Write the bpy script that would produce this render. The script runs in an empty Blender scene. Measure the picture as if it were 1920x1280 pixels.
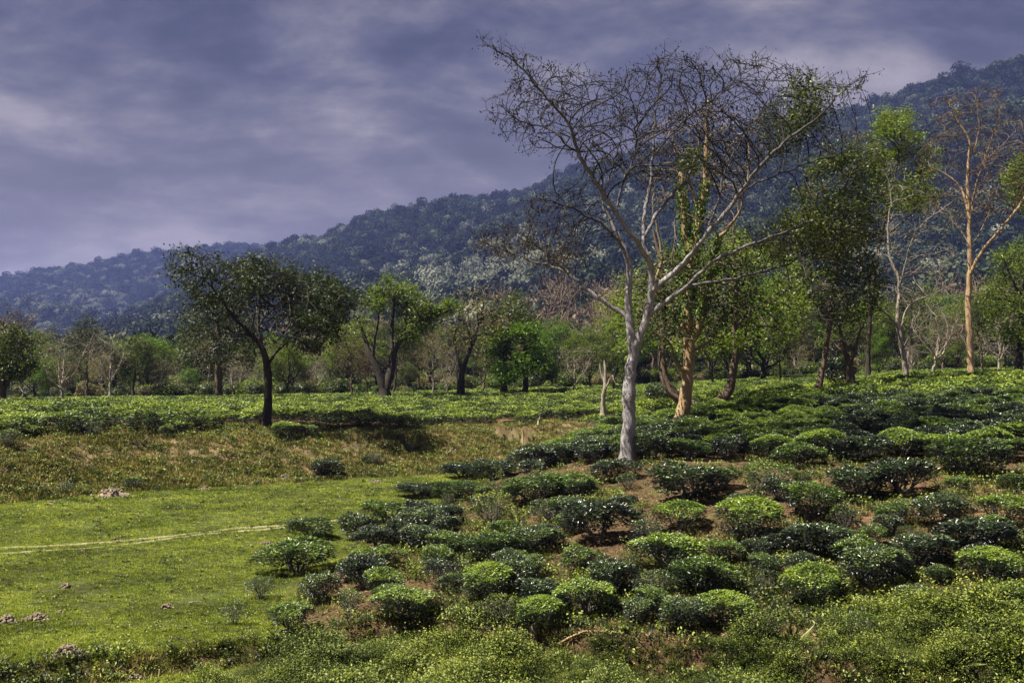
import bpy, math, random
import numpy as np
from mathutils import Vector, noise as mnoise

S = bpy.context.scene
COL = S.collection
RNG = np.random.default_rng(7)
random.seed(7)
R = math.radians
F = 1920.0            # focal length in photo pixels (photo is 1920 wide)
HOR = 700.0           # photo row of the horizon
EZ = 4.2              # eye height above the meadow

# ------------------------------------------------------------------ camera
cam_d = bpy.data.cameras.new('camera'); cam = bpy.data.objects.new('camera', cam_d); COL.objects.link(cam)
cam.location = (0, 0, EZ); cam.rotation_euler = (R(90), 0, 0)
cam_d.lens = 36; cam_d.sensor_width = 36; cam_d.shift_y = (HOR - 640) / 1920
cam_d.clip_start = 0.1; cam_d.clip_end = 12000
S.camera = cam

# ------------------------------------------------------------------ sun + sky
SUN_EL, SUN_AZ = 60.0, 254.0      # azimuth clockwise from +Y (the view direction); sun high, left and a little behind the viewer
sd = bpy.data.lights.new('sun', 'SUN'); sd.energy = 5.0; sd.angle = R(0.55); sd.color = (1.0, 0.93, 0.80)
so = bpy.data.objects.new('sun', sd); COL.objects.link(so)
az = R(SUN_AZ); el = R(SUN_EL)
to_sun = Vector((math.sin(az) * math.cos(el), math.cos(az) * math.cos(el), math.sin(el)))
so.rotation_euler = to_sun.to_track_quat('Z', 'Y').to_euler()
so.location = (0, 0, 60)

class NT:
    """tiny node-tree helper"""
    def __init__(s, tree): s.t = tree; s.n = tree.nodes; s.l = tree.links
    def new(s, typ, **kw):
        nd = s.n.new(typ)
        for k, v in kw.items(): setattr(nd, k, v)
        return nd
    def link(s, a, b): s.l.new(a, b)
    def put(s, sock, v):
        if isinstance(v, bpy.types.NodeSocket): s.l.new(v, sock)
        elif isinstance(v, (tuple, list)) and len(v) == 3 and sock.type == 'RGBA': sock.default_value = (*v, 1)
        else: sock.default_value = v
    def noise(s, vec=None, scale=5, detail=4, rough=.55, dist=0, out='Fac'):
        nd = s.new('ShaderNodeTexNoise'); nd.inputs['Scale'].default_value = scale
        nd.inputs['Detail'].default_value = detail; nd.inputs['Roughness'].default_value = rough
        nd.inputs['Distortion'].default_value = dist
        if vec is not None: s.l.new(vec, nd.inputs['Vector'])
        return nd.outputs[out]
    def ramp(s, fac, stops, interp='LINEAR'):
        nd = s.new('ShaderNodeValToRGB'); e = nd.color_ramp.elements; nd.color_ramp.interpolation = interp
        while len(e) < len(stops): e.new(.5)
        for el_, (p, c) in zip(e, stops):
            el_.position = p; el_.color = (*c, 1) if not isinstance(c, (int, float)) else (c, c, c, 1)
        s.l.new(fac, nd.inputs[0]); return nd.outputs[0]
    def mix(s, f, a, b, mode='MIX'):
        nd = s.new('ShaderNodeMix', data_type='RGBA', blend_type=mode)
        s.put(nd.inputs[0], f); s.put(nd.inputs[6], a); s.put(nd.inputs[7], b); return nd.outputs[2]
    def math(s, op, a, b=0.0, clamp=False):
        nd = s.new('ShaderNodeMath', operation=op, use_clamp=clamp); s.put(nd.inputs[0], a); s.put(nd.inputs[1], b); return nd.outputs[0]
    def attr(s, name, out='Fac'):
        nd = s.new('ShaderNodeAttribute', attribute_name=name); return nd.outputs[out]
    def mapping(s, vec, scale=(1, 1, 1), loc=(0, 0, 0), rot=(0, 0, 0)):
        nd = s.new('ShaderNodeMapping'); s.l.new(vec, nd.inputs['Vector'])
        nd.inputs['Scale'].default_value = scale; nd.inputs['Location'].default_value = loc; nd.inputs['Rotation'].default_value = rot
        return nd.outputs[0]

W = bpy.data.worlds.new('World'); S.world = W; W.use_nodes = True
k = NT(W.node_tree); k.n.clear()
out = k.new('ShaderNodeOutputWorld'); bg = k.new('ShaderNodeBackground'); bg.inputs['Strength'].default_value = 0.1
sky = k.new('ShaderNodeTexSky', sky_type='NISHITA', sun_disc=False, sun_elevation=R(SUN_EL), sun_rotation=R(SUN_AZ), air_density=1.0, dust_density=1.5)
tc = k.new('ShaderNodeTexCoord'); sep = k.new('ShaderNodeSeparateXYZ'); k.link(tc.outputs['Generated'], sep.inputs[0])
zz = k.math('ADD', k.math('MAXIMUM', sep.outputs['Z'], 0.0), 0.30)
cmb = k.new('ShaderNodeCombineXYZ')
k.link(k.math('DIVIDE', sep.outputs['X'], zz), cmb.inputs[0]); k.link(k.math('DIVIDE', sep.outputs['Y'], zz), cmb.inputs[1])
P1 = k.mapping(cmb.outputs[0], scale=(1.3, 1.75, 1), loc=(5.6, 0.4, 0), rot=(0, 0, R(-20)))
P2 = k.mapping(cmb.outputs[0], scale=(0.7, 1.3, 1), loc=(9.3, 4.2, 0), rot=(0, 0, R(10)))
n1 = k.noise(P1, 1.3, 12, .58, .25); n2 = k.noise(P2, 1.3, 4, .5, .2); n3 = k.noise(P1, 4.5, 8, .6, .3)
nn = k.math('ADD', k.math('ADD', k.math('MULTIPLY', n1, .52), k.math('MULTIPLY', n2, .32)), k.math('MULTIPLY', n3, .16))
cl = k.ramp(nn, [(.40, (.014, .013, .024)), (.45, (.024, .022, .038)), (.485, (.042, .038, .062)), (.52, (.074, .067, .086)), (.56, (.135, .120, .136)), (.63, (.24, .21, .22))], 'B_SPLINE')
low = k.ramp(sep.outputs['Z'], [(0.0, (1, 1, 1)), (.13, (.75, .75, .75)), (.30, (0.0, 0, 0))])
cl = k.mix(k.math('MULTIPLY', low, .45), cl, (.18, .14, .12))
cl10 = k.mix(1.0, cl, (9.0, 9.0, 9.0), 'MULTIPLY')
colr = k.mix(.95, sky.outputs[0], cl10)
k.link(colr, bg.inputs['Color']); k.link(bg.outputs[0], out.inputs[0])

S.view_settings.view_transform = 'Standard'; S.view_settings.look = 'None'
S.view_settings.exposure = 1.3; S.view_settings.gamma = 1.0; S.view_settings.use_curve_mapping = False
S.render.engine = 'CYCLES'
S.cycles.max_bounces = 6; S.cycles.transparent_max_bounces = 8; S.cycles.diffuse_bounces = 3; S.cycles.glossy_bounces = 2
S.cycles.transmission_bounces = 3; S.cycles.volume_bounces = 0; S.cycles.caustics_reflective = False; S.cycles.caustics_refractive = False

# ------------------------------------------------------------------ materials
def mat(name):
    m = bpy.data.materials.new(name); m.use_nodes = True; t = NT(m.node_tree); t.n.clear()
    o = t.new('ShaderNodeOutputMaterial'); return m, t, o
def principled(t, col, rough=.8, spec=.3, bump=None, bstr=.3, bdist=.02):
    p = t.new('ShaderNodeBsdfPrincipled'); t.put(p.inputs['Base Color'], col); t.put(p.inputs['Roughness'], rough)
    t.put(p.inputs['Specular IOR Level'], spec)
    if bump is not None:
        b = t.new('ShaderNodeBump'); b.inputs['Strength'].default_value = bstr; b.inputs['Distance'].default_value = bdist
        t.link(bump, b.inputs['Height']); t.link(b.outputs[0], p.inputs['Normal'])
    return p.outputs[0]
def leaf_mat(name, stops, rough=.4, spec=.5, trans=.3, rnd=.35, loc=0.0, ls=.45):
    """colour runs along the per-leaf attribute v, every copy shifts it a little"""
    m, t, o = mat(name)
    oi = t.new('ShaderNodeObjectInfo')
    f = t.math('ADD', t.attr('v'), t.math('MULTIPLY', t.math('SUBTRACT', oi.outputs['Random'], .5), rnd), True)
    if loc: f = t.math('ADD', f, t.math('MULTIPLY', t.math('SUBTRACT', t.noise(oi.outputs['Location'], ls, 4, .65), .5), loc), True)
    c = t.ramp(f, stops)
    a = principled(t, c, rough, spec)
    tr = t.new('ShaderNodeBsdfTranslucent'); t.link(t.mix(1.0, c, (1.5, 1.7, .7), 'MULTIPLY'), tr.inputs['Color'])
    mx = t.new('ShaderNodeMixShader'); mx.inputs[0].default_value = trans
    t.link(a, mx.inputs[1]); t.link(tr.outputs[0], mx.inputs[2]); t.link(mx.outputs[0], o.inputs[0]); return m
def bark_mat(name, a, b, c, scale=3.0, spots=True, thin=None):
    """a base, b second tone, c patches; attribute v = branch radius (m): thin wood takes the colour thin"""
    m, t, o = mat(name); tc = t.new('ShaderNodeTexCoord'); v = tc.outputs['Object']
    vs = t.mapping(v, scale=(1, 1, .35))
    n = t.noise(vs, scale * 2.2, 6, .65); n2 = t.noise(v, scale * 7, 3, .6); n3 = t.noise(vs, scale * .8, 3, .5)
    col = t.mix(t.ramp(n, [(.38, 0), (.62, 1)]), a, b)
    col = t.mix(t.ramp(n2, [(.55, 0), (.63, 1)]) if spots else t.ramp(n2, [(.5, 0), (.8, 1)]), col, c)
    col = t.mix(t.ramp(n3, [(.5, 0), (.75, .6)]), col, tuple(x * .45 for x in a))
    if thin: col = t.mix(t.ramp(t.attr('v'), [(.02, 1), (.075, 0)]), col, thin)
    t.link(principled(t, col, .85, .2, t.math('ADD', n, t.math('MULTIPLY', n2, .5)), .9, .03), o.inputs[0]); return m

M = {}
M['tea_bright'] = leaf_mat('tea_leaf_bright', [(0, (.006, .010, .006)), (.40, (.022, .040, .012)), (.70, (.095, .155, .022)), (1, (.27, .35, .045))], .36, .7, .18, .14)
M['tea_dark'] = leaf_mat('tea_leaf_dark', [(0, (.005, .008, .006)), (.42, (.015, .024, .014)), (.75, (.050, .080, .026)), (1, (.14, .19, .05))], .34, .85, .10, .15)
M['tea_far'] = leaf_mat('tea_leaf_far', [(0, (.008, .013, .008)), (.4, (.024, .040, .014)), (.75, (.12, .18, .022)), (1, (.32, .38, .05))], .45, .45, .16, .3, .9)
M['weed'] = leaf_mat('weed_leaf', [(0, (.012, .016, .008)), (.4, (.035, .050, .014)), (.75, (.11, .145, .024)), (1, (.28, .31, .055))], .5, .4, .25, .4, 1.1)
M['grass'] = leaf_mat('grass_blade', [(0, (.05, .055, .016)), (.5, (.25, .30, .045)), (.85, (.43, .47, .08)), (1, (.55, .48, .19))], .6, .2, .3, .5, 1.6)
M['drygrass'] = leaf_mat('dry_grass_blade', [(0, (.05, .055, .015)), (.4, (.16, .155, .045)), (.75, (.32, .26, .11)), (1, (.46, .35, .20))], .7, .2, .2, .5, 1.2)
M['litter'] = leaf_mat('dead_leaf', [(0, (.04, .022, .012)), (.5, (.13, .075, .035)), (1, (.32, .20, .11))], .7, .3, .1, .3)
M['leaf_dark'] = leaf_mat('leaf_dark_olive', [(0, (.010, .014, .006)), (.5, (.026, .038, .009)), (1, (.075, .090, .020))], .5, .3, .18, .2)
M['leaf_green'] = leaf_mat('leaf_green', [(0, (.016, .026, .007)), (.5, (.085, .115, .016)), (1, (.21, .26, .04))], .45, .35, .3, .25)
M['leaf_bright'] = leaf_mat('leaf_bright_green', [(0, (.025, .048, .008)), (.5, (.075, .135, .012)), (1, (.17, .25, .025))], .45, .35, .35, .1)
M['leaf_deep'] = leaf_mat('leaf_deep_green', [(0, (.012, .020, .006)), (.5, (.050, .066, .012)), (1, (.15, .17, .028))], .45, .35, .2, .15)
M['leaf_rust'] = leaf_mat('leaf_rust', [(0, (.022, .015, .010)), (.5, (.065, .042, .026)), (1, (.20, .14, .08))], .6, .2, .25, .2)
M['leaf_pod'] = leaf_mat('dry_pod', [(0, (.010, .009, .008)), (.6, (.024, .019, .015)), (1, (.06, .045, .03))], .7, .1, .1, .2)
M['leaf_tan'] = leaf_mat('leaf_tan', [(0, (.06, .05, .025)), (.5, (.14, .12, .055)), (1, (.26, .20, .10))], .6, .2, .25, .4)
M['far_crown'] = leaf_mat('forest_crown', [(0, (.004, .007, .005)), (.45, (.012, .020, .011)), (.8, (.030, .046, .026)), (1, (.085, .10, .055))], .8, .1, .12, .7, 1.1, .012)  # kept this dark to put cloud shadow into the crown colour
M['far_pale'] = leaf_mat('forest_crown_pale', [(0, (.07, .08, .06)), (.5, (.15, .165, .125)), (1, (.27, .28, .22))], .85, .1, .1, .6)  # brightened so these crowns also stand in for sunlight on the main ridge
M['far_brown'] = leaf_mat('forest_crown_brown', [(0, (.07, .055, .04)), (.5, (.12, .09, .062)), (1, (.20, .15, .10))], .85, .1, .1, .5)
M['bark_white'] = bark_mat('bark_white_lichen', (.25, .23, .235), (.42, .40, .40), (.08, .065, .06), 5.0, True, (.026, .024, .025))
M['bark_ochre'] = bark_mat('bark_ochre', (.27, .19, .10), (.40, .29, .16), (.19, .085, .045), 3.0, True, (.20, .15, .10))
M['bark_brown'] = bark_mat('bark_brown', (.075, .050, .036), (.13, .09, .065), (.20, .165, .13), 3.0, True, (.09, .07, .055))
M['bark_dark'] = bark_mat('bark_dark', (.026, .021, .018), (.050, .040, .032), (.085, .072, .055), 3.0, True, (.03, .025, .02))
M['bark_pale'] = bark_mat('bark_pale', (.26, .22, .18), (.38, .33, .28), (.13, .10, .08), 3.0, True, (.20, .17, .15))
M['bark_gold'] = bark_mat('bark_orange', (.31, .21, .12), (.42, .30, .18), (.20, .125, .07), 2.5, False, (.13, .095, .07))
M['stem'] = bark_mat('tea_stem', (.13, .11, .09), (.22, .19, .16), (.32, .30, .27), 14.0, True)

def ground_mat():
    m, t, o = mat('ground'); tc = t.new('ShaderNodeTexCoord'); v = tc.outputs['Object']
    big = t.noise(v, .16, 5, .6); mid = t.noise(v, .9, 6, .62); fine = t.noise(v, 7.0, 5, .7); vf = t.noise(v, 38.0, 3, .7)
    mead = t.mix(t.ramp(mid, [(.35, 0), (.65, 1)]), (.04, .05, .014), (.10, .125, .028))
    mead = t.mix(t.ramp(big, [(.45, 0), (.7, .55)]), mead, (.075, .068, .028))
    mead = t.mix(t.ramp(vf, [(.45, 0), (.60, .9)]), mead, (.018, .020, .007))
    lit = t.mix(t.ramp(fine, [(.35, 0), (.65, 1)]), (.050, .034, .019), (.13, .085, .046))
    lit = t.mix(t.ramp(mid, [(.52, 0), (.66, .8)]), lit, (.075, .085, .022))
    lit = t.mix(t.ramp(big, [(.54, 0), (.68, .55)]), lit, (.26, .16, .075))
    bnk = t.mix(t.ramp(mid, [(.38, 0), (.60, 1)]), (.095, .085, .035), (.21, .155, .092))
    bnk = t.mix(t.ramp(fine, [(.50, 0), (.68, .75)]), bnk, (.055, .055, .020))
    red = t.noise(t.mapping(v, loc=(7, 3, 5)), .55, 4, .55)
    bnk = t.mix(t.ramp(red, [(.58, 0), (.66, .8)]), bnk, (.25, .14, .085))
    c = t.mix(t.attr('bank'), t.mix(t.attr('meadow'), lit, mead), bnk)
    c = t.mix(t.math('MULTIPLY', t.attr('scarp'), t.ramp(mid, [(.40, .1), (.55, 1)])), c, (.11, .062, .036))
    h = t.math('ADD', t.math('MULTIPLY', fine, 1.0), t.math('MULTIPLY', vf, .5))
    t.link(principled(t, c, .95, .1, h, .8, .035), o.inputs[0]); return m
M['ground'] = ground_mat()
def soil_mat(name, a, b):
    m, t, o = mat(name); tc = t.new('ShaderNodeTexCoord'); v = tc.outputs['Object']
    n = t.noise(v, 6, 6, .7); n2 = t.noise(v, 30, 3, .7)
    t.link(principled(t, t.mix(t.ramp(n, [(.35, 0), (.65, 1)]), a, b), .95, .1, t.math('ADD', n, n2), 1.0, .05), o.inputs[0]); return m
M['dust'] = soil_mat('dust_track', (.17, .19, .08), (.44, .38, .22))
M['clod'] = soil_mat('dry_clods', (.16, .12, .085), (.42, .34, .25))
def mount_mat():
    m, t, o = mat('forest_floor'); tc = t.new('ShaderNodeTexCoord'); n = t.noise(tc.outputs['Object'], .02, 6, .7)
    t.link(principled(t, t.mix(n, (.015, .02, .012), (.04, .045, .028)), .95, .1), o.inputs[0]); return m
M['mountain'] = mount_mat()

# ------------------------------------------------------------------ mesh + object helpers
def tag(o, label=None, cat=None, group=None, kind=None):
    if label: o['label'] = label
    if cat: o['category'] = cat
    if group: o['group'] = group
    if kind: o['kind'] = kind
    return o
def mesh_np(name, V, Fc, m=None, v=None, smooth=False, extra=None):
    """V (n,3), Fc (k,3|4) int arrays or list of such arrays"""
    me = bpy.data.meshes.new(name); V = np.asarray(V, np.float32)
    Fs = Fc if isinstance(Fc, list) else [Fc]
    Fs = [np.asarray(f, np.int32) for f in Fs if len(f)]
    me.vertices.add(len(V)); me.vertices.foreach_set('co', V.ravel())
    nl = sum(f.size for f in Fs); nf = sum(len(f) for f in Fs)
    me.loops.add(nl); me.loops.foreach_set('vertex_index', np.concatenate([f.ravel() for f in Fs]))
    st = []; off = 0
    for f in Fs:
        st.append(off + np.arange(len(f)) * f.shape[1]); off += f.size
    me.polygons.add(nf); me.polygons.foreach_set('loop_start', np.concatenate(st).astype(np.int32))
    if smooth: me.polygons.foreach_set('use_smooth', np.ones(nf, bool))
    ex = dict(extra or {})
    if v is not None: ex['v'] = v
    for nme, arr in ex.items():
        a = me.attributes.new(nme, 'FLOAT', 'POINT'); a.data.foreach_set('value', np.asarray(arr, np.float32).ravel())
    if m: me.materials.append(m)
    me.update(calc_edges=True); me.validate(); return me
def obj(name, me, parent=None, loc=None, link=True):
    o = bpy.data.objects.new(name, me)
    if link: COL.objects.link(o)
    if parent: o.parent = parent
    if loc is not None: o.location = loc
    return o
def empty(name, loc, rz=0):
    o = bpy.data.objects.new(name, None); COL.objects.link(o); o.location = loc; o.rotation_euler = (0, 0, rz); o.empty_display_size = .3; return o
def copy_tree(root, loc, rz=0, sc=(1, 1, 1)):
    r = root.copy(); COL.objects.link(r); r.location = loc; r.rotation_euler = (0, 0, rz); r.scale = sc
    for ch in root.children:
        c = ch.copy(); COL.objects.link(c); c.parent = r
    return r
def unit(a):
    return a / np.maximum(np.linalg.norm(a, axis=-1, keepdims=True), 1e-9)
def leaves(C, D, Nn, L, Wd, fold=.25, cup=0.0):
    """rhombic folded leaves: C base points, D direction, Nn up normal; returns verts, faces"""
    n = len(C); D = unit(D); Sd = unit(np.cross(D, Nn)); U = np.cross(Sd, D)
    L = np.broadcast_to(np.asarray(L, float), (n,))[:, None]; Wd = np.broadcast_to(np.asarray(Wd, float), (n,))[:, None]
    V = np.empty((n, 4, 3))
    V[:, 0] = C; V[:, 2] = C + D * L - U * L * cup
    V[:, 1] = C + D * L * .45 + Sd * Wd * .5 + U * Wd * fold; V[:, 3] = C + D * L * .45 - Sd * Wd * .5 + U * Wd * fold
    b = np.arange(n)[:, None] * 4
    Fc = np.concatenate([b + np.array([[0, 1, 2]]), b + np.array([[0, 2, 3]])])
    return V.reshape(-1, 3), Fc
def vnoise(x, y, seed=0):
    xi = np.floor(x); yi = np.floor(y); fx = x - xi; fy = y - yi
    fx = fx * fx * (3 - 2 * fx); fy = fy * fy * (3 - 2 * fy)
    def h(a, b):
        s = np.sin(a * 127.1 + b * 311.7 + seed * 74.7) * 43758.5453
        return s - np.floor(s)
    return (h(xi, yi) * (1 - fx) + h(xi + 1, yi) * fx) * (1 - fy) + (h(xi, yi + 1) * (1 - fx) + h(xi + 1, yi + 1) * fx) * fy
def fbm(x, y, sc, oct_=4, seed=0):
    s = 0; a = .5; x = np.asarray(x, float) * sc; y = np.asarray(y, float) * sc
    for i in range(oct_):
        s = s + a * (vnoise(x, y, seed + i) - .5) * 2; x = x * 2.03 + 11.3; y = y * 2.03 + 5.7; a *= .5
    return s
def smooth(a, b, x):
    t = np.clip((x - a) / (b - a), 0, 1); return t * t * (3 - 2 * t)

# ------------------------------------------------------------------ terrain
def at(px, py, d): return ((px - 960) / F * d, d, EZ + (HOR - py) / F * d)
CP = [(-700, 850, 36), (-300, 835, 36.5), (0, 825, 38), (250, 822, 40), (500, 800, 47), (800, 801, 50), (1000, 797, 54), (-400, 775, 85), (0, 762, 90), (500, 755, 95), (960, 743, 95), (1300, 729, 95),
      (1600, 713, 95), (1900, 703, 95), (2300, 700, 95), (-400, 742, 170), (300, 738, 170), (960, 726, 170), (1500, 711, 170), (1950, 700, 170), (2500, 700, 170),
      (722, 756, 78), (1130, 784, 48), (1175, 870, 30), (1275, 803, 38), (1370, 770, 44), (1600, 740, 50), (1690, 730, 52), (1820, 724, 55), (2200, 715, 55), (1900, 790, 34), (2300, 770, 34),
      (1900, 900, 23.5), (2300, 880, 23.5), (1650, 960, 21), (1900, 1150, 15.5), (2300, 1120, 15.5), (1530, 1150, 16.5), (1400, 1060, 19), (1200, 1090, 18), (1050, 1160, 16.5), (1000, 1000, 22), (1050, 920, 27),
      (820, 1100, 18.6), (700, 1090, 19.8), (560, 1080, 20.5), (650, 1005, 25), (830, 918, 33), (960, 872, 37), (1090, 845, 39), (1450, 870, 27.5), (1900, 1290, 13.2), (1500, 1290, 13.8), (1000, 1260, 14.4), (600, 1240, 15), (500, 1180, 17)]
cp = np.array([at(*c) for c in CP])
def _U(r2): return np.where(r2 > 1e-9, r2 * np.log(np.maximum(r2, 1e-9)), 0)
_n = len(cp); _A = np.zeros((_n + 3, _n + 3))
_d2 = ((cp[:, None, :2] - cp[None, :, :2]) ** 2).sum(-1)
_A[:_n, :_n] = _U(_d2) + np.eye(_n) * 3.0; _A[:_n, _n] = 1; _A[:_n, _n + 1:] = cp[:, :2]; _A[_n, :_n] = 1; _A[_n + 1:, :_n] = cp[:, :2].T
_w = np.linalg.solve(_A, np.concatenate([cp[:, 2], [0, 0, 0]]))
def upper(x, y):
    r = np.sqrt(x * x + y * y); kx = np.where(r > 165, 165 / np.maximum(r, 1e-6), 1.0); x = x * kx; y = np.maximum(y * kx, 6.0)
    x = np.clip(x, -0.62 * y - 14, 0.62 * y + 14)
    z = _w[_n] + _w[_n + 1] * x + _w[_n + 2] * y
    for i in range(_n):
        z = z + _w[i] * _U((x - cp[i, 0]) ** 2 + (y - cp[i, 1]) ** 2)
    return z
MP = [(-900, 985), (-300, 968), (0, 947), (200, 925), (420, 914), (620, 902), (830, 890), (950, 882), (1040, 868), (1062, 880), (1000, 897), (925, 912), (840, 932), (740, 972), (650, 1012), (560, 1060), (480, 1110), (420, 1180), (360, 1300), (300, 1700), (-2500, 1700)]
NFAR = 8
mp = np.array([((px - 960) / F * (EZ * F / (py - HOR)), EZ * F / (py - HOR)) for px, py in MP])
def meadow_sd(x, y):
    """signed distance to the meadow outline (negative inside) and share of the far bank"""
    best = np.full(x.shape, 1e9); far = np.zeros(x.shape); ins = np.zeros(x.shape, bool); n = len(mp)
    for i in range(n):
        a = mp[i]; b = mp[(i + 1) % n]; e = b - a
        t = np.clip(((x - a[0]) * e[0] + (y - a[1]) * e[1]) / (e @ e), 0, 1)
        d = np.hypot(x - a[0] - t * e[0], y - a[1] - t * e[1])
        m = d < best; best = np.where(m, d, best); far = np.where(m, 1.0 if i < NFAR else 0.0, far)
        c = ((a[1] > y) != (b[1] > y)); xx = (b[0] - a[0]) * (y - a[1]) / (b[1] - a[1] + 1e-12) + a[0]
        ins ^= c & (x < xx)
    return np.where(ins, -best, best), far
SL = np.array([((px - 960) / F * d, d) for px, d in [(-1500, 14.0), (-400, 14.2), (0, 14.6), (250, 14.9), (420, 15.7), (700, 16.4), (1000, 15.9), (1300, 15.2), (1600, 14.2), (2300, 13)]])
def scarp_t(x, y):
    ys = np.interp(x, SL[:, 0], SL[:, 1]) + .25 * fbm(x, x * 0, .8, 3, 5)
    return smooth(.32, 0, y - ys), y - ys
def terrain(x, y, full=False):
    x = np.asarray(x, float); y = np.asarray(y, float)
    sd, far = meadow_sd(x, y)
    sdn = sd + .5 * fbm(x, y, .35, 3, 3) * smooth(0, 1.5, np.abs(sd) + .5)
    width = np.where(far > .5, np.clip(4.6 + (x + 16) * .05, 4.4, 6.5), 2.2)
    w = smooth(0, 1, np.clip(sdn / width, 0, 1) ** .9)
    zu = upper(x, y); zm = 0.04 * fbm(x, y, .35, 3, 9) + .035 * fbm(x, y, 1.6, 4, 19)
    bank = smooth(0, .12, w) * (1 - smooth(.96, 1.0, w)) * far
    bank = np.maximum(bank, far * smooth(3.5, 0, sdn - width) * (sdn > width) * .9)
    near = np.exp(-((x * x + y * y) / 120 ** 2) ** 2)
    z = zm * (1 - w) + (zu + .10 * fbm(x, y, .45, 4, 1) * near) * w + bank * (.42 * fbm(x, y * .5, .5, 4, 31) + .15 * fbm(x, y, 2.2, 3, 37) - .5 * np.maximum(0, .16 - np.abs(fbm(x * 1.4, y * .4, .5, 3, 55))))
    sc, ds = scarp_t(x, y)
    z = z - sc * (.30 + .18 * smooth(-6, 4, x))
    face = np.exp(-((ds - .12) / .16) ** 2) * smooth(12, 4, np.abs(x + 3))
    if full: return z, (1 - w), bank, face
    return z
def hit(px, py, dmin=9.0, dmax=160.0):
    """first point of the ground seen through a photo pixel"""
    d = np.geomspace(dmin, dmax, 900); x = (px - 960) / F * d; z = EZ + (HOR - py) / F * d
    b = z < terrain(x, d); i = int(np.argmax(b)) if b.any() else len(d) - 1
    return x[i], d[i], float(terrain(x[i:i + 1], d[i:i + 1])[0])

def build_ground():
    a = np.concatenate([np.linspace(-180, -42, 24, endpoint=False), np.linspace(-42, 42, 470), np.linspace(42, 180, 25)[1:-1]])
    r = np.concatenate([[.6, 2, 4, 6, 8], np.geomspace(9.5, 125, 470), np.geomspace(132, 9000, 26)])
    A, Rr = np.meshgrid(np.radians(a), r, indexing='ij'); x = np.sin(A) * Rr; y = np.cos(A) * Rr
    z, me, ba, fc = terrain(x.ravel(), y.ravel(), True)
    far = smooth(300, 1200, Rr.ravel()); z = z * (1 - far)
    V = np.stack([x.ravel(), y.ravel(), z], 1); na, nr = A.shape
    i = np.arange(na)[:, None]; j = np.arange(nr - 1)[None, :]; i2 = (i + 1) % na
    Q = np.stack([(i * nr + j).ravel() + 0 * (i2 * nr + j).ravel(), (i * nr + j + 1).ravel(), (i2 * nr + j + 1).ravel(), (i2 * nr + j).ravel()], 1)[:, ::-1]
    V = np.vstack([V, [[0, 0, z.reshape(na, nr)[:, 0].mean()]]]); c = len(V) - 1
    T = np.stack([np.full(na, c), (np.arange(na) + 1) % na * nr, np.arange(na) * nr], 1)
    ap = lambda q: np.append(q, 0)
    me_ = mesh_np('ground', V, [Q, T], M['ground'], None, True, {'meadow': ap(me), 'bank': ap(ba), 'scarp': ap(fc)})
    tag(obj('ground', me_), kind='structure')
build_ground()

def ribbon(name, pts, w, m):
    P = np.array([hit(px, py)[:2] for px, py in pts]); seg = np.r_[0, np.cumsum(np.hypot(*np.diff(P, axis=0).T))]
    s = np.arange(0, seg[-1], .12); X = np.interp(s, seg, P[:, 0]); Y = np.interp(s, seg, P[:, 1]) + .06 * fbm(s, s * 0, .5, 2, 4)
    dx = np.gradient(X); dy = np.gradient(Y); l = np.hypot(dx, dy); nx = -dy / l; ny = dx / l; V = []; nc = 7
    ww = w * (1 + .5 * fbm(s, s * 0, .9, 3, 8)); 
    for kk in range(nc):
        o = (kk / (nc - 1) * 2 - 1) * (ww + .12 * w * fbm(s, s * 0 + kk, 4, 2, kk)); x = X + nx * o; y = Y + ny * o
        V.append(np.stack([x, y, terrain(x, y) + .012 - .02 * (kk in (0, nc - 1))], 1))
    V = np.stack(V, 1).reshape(-1, 3); i = np.arange(len(s) - 1)[:, None] * nc; j = np.arange(nc - 1)[None]
    q = np.stack([i + j, i + j + 1, i + j + nc + 1, i + j + nc], -1).reshape(-1, 4)
    tag(obj(name, mesh_np(name, V, q, m, None, True)), kind='structure')
ribbon('dirt_track', [(-200, 1036), (0, 1028), (150, 1020), (250, 1012), (350, 1001), (430, 992), (530, 985), (600, 979), (660, 974)], .11, M['dust'])
ribbon('dirt_track', [(-200, 1046), (0, 1038), (150, 1029), (250, 1019), (330, 1008), (400, 1000), (470, 994), (540, 988)], .09, M['dust'])

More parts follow.
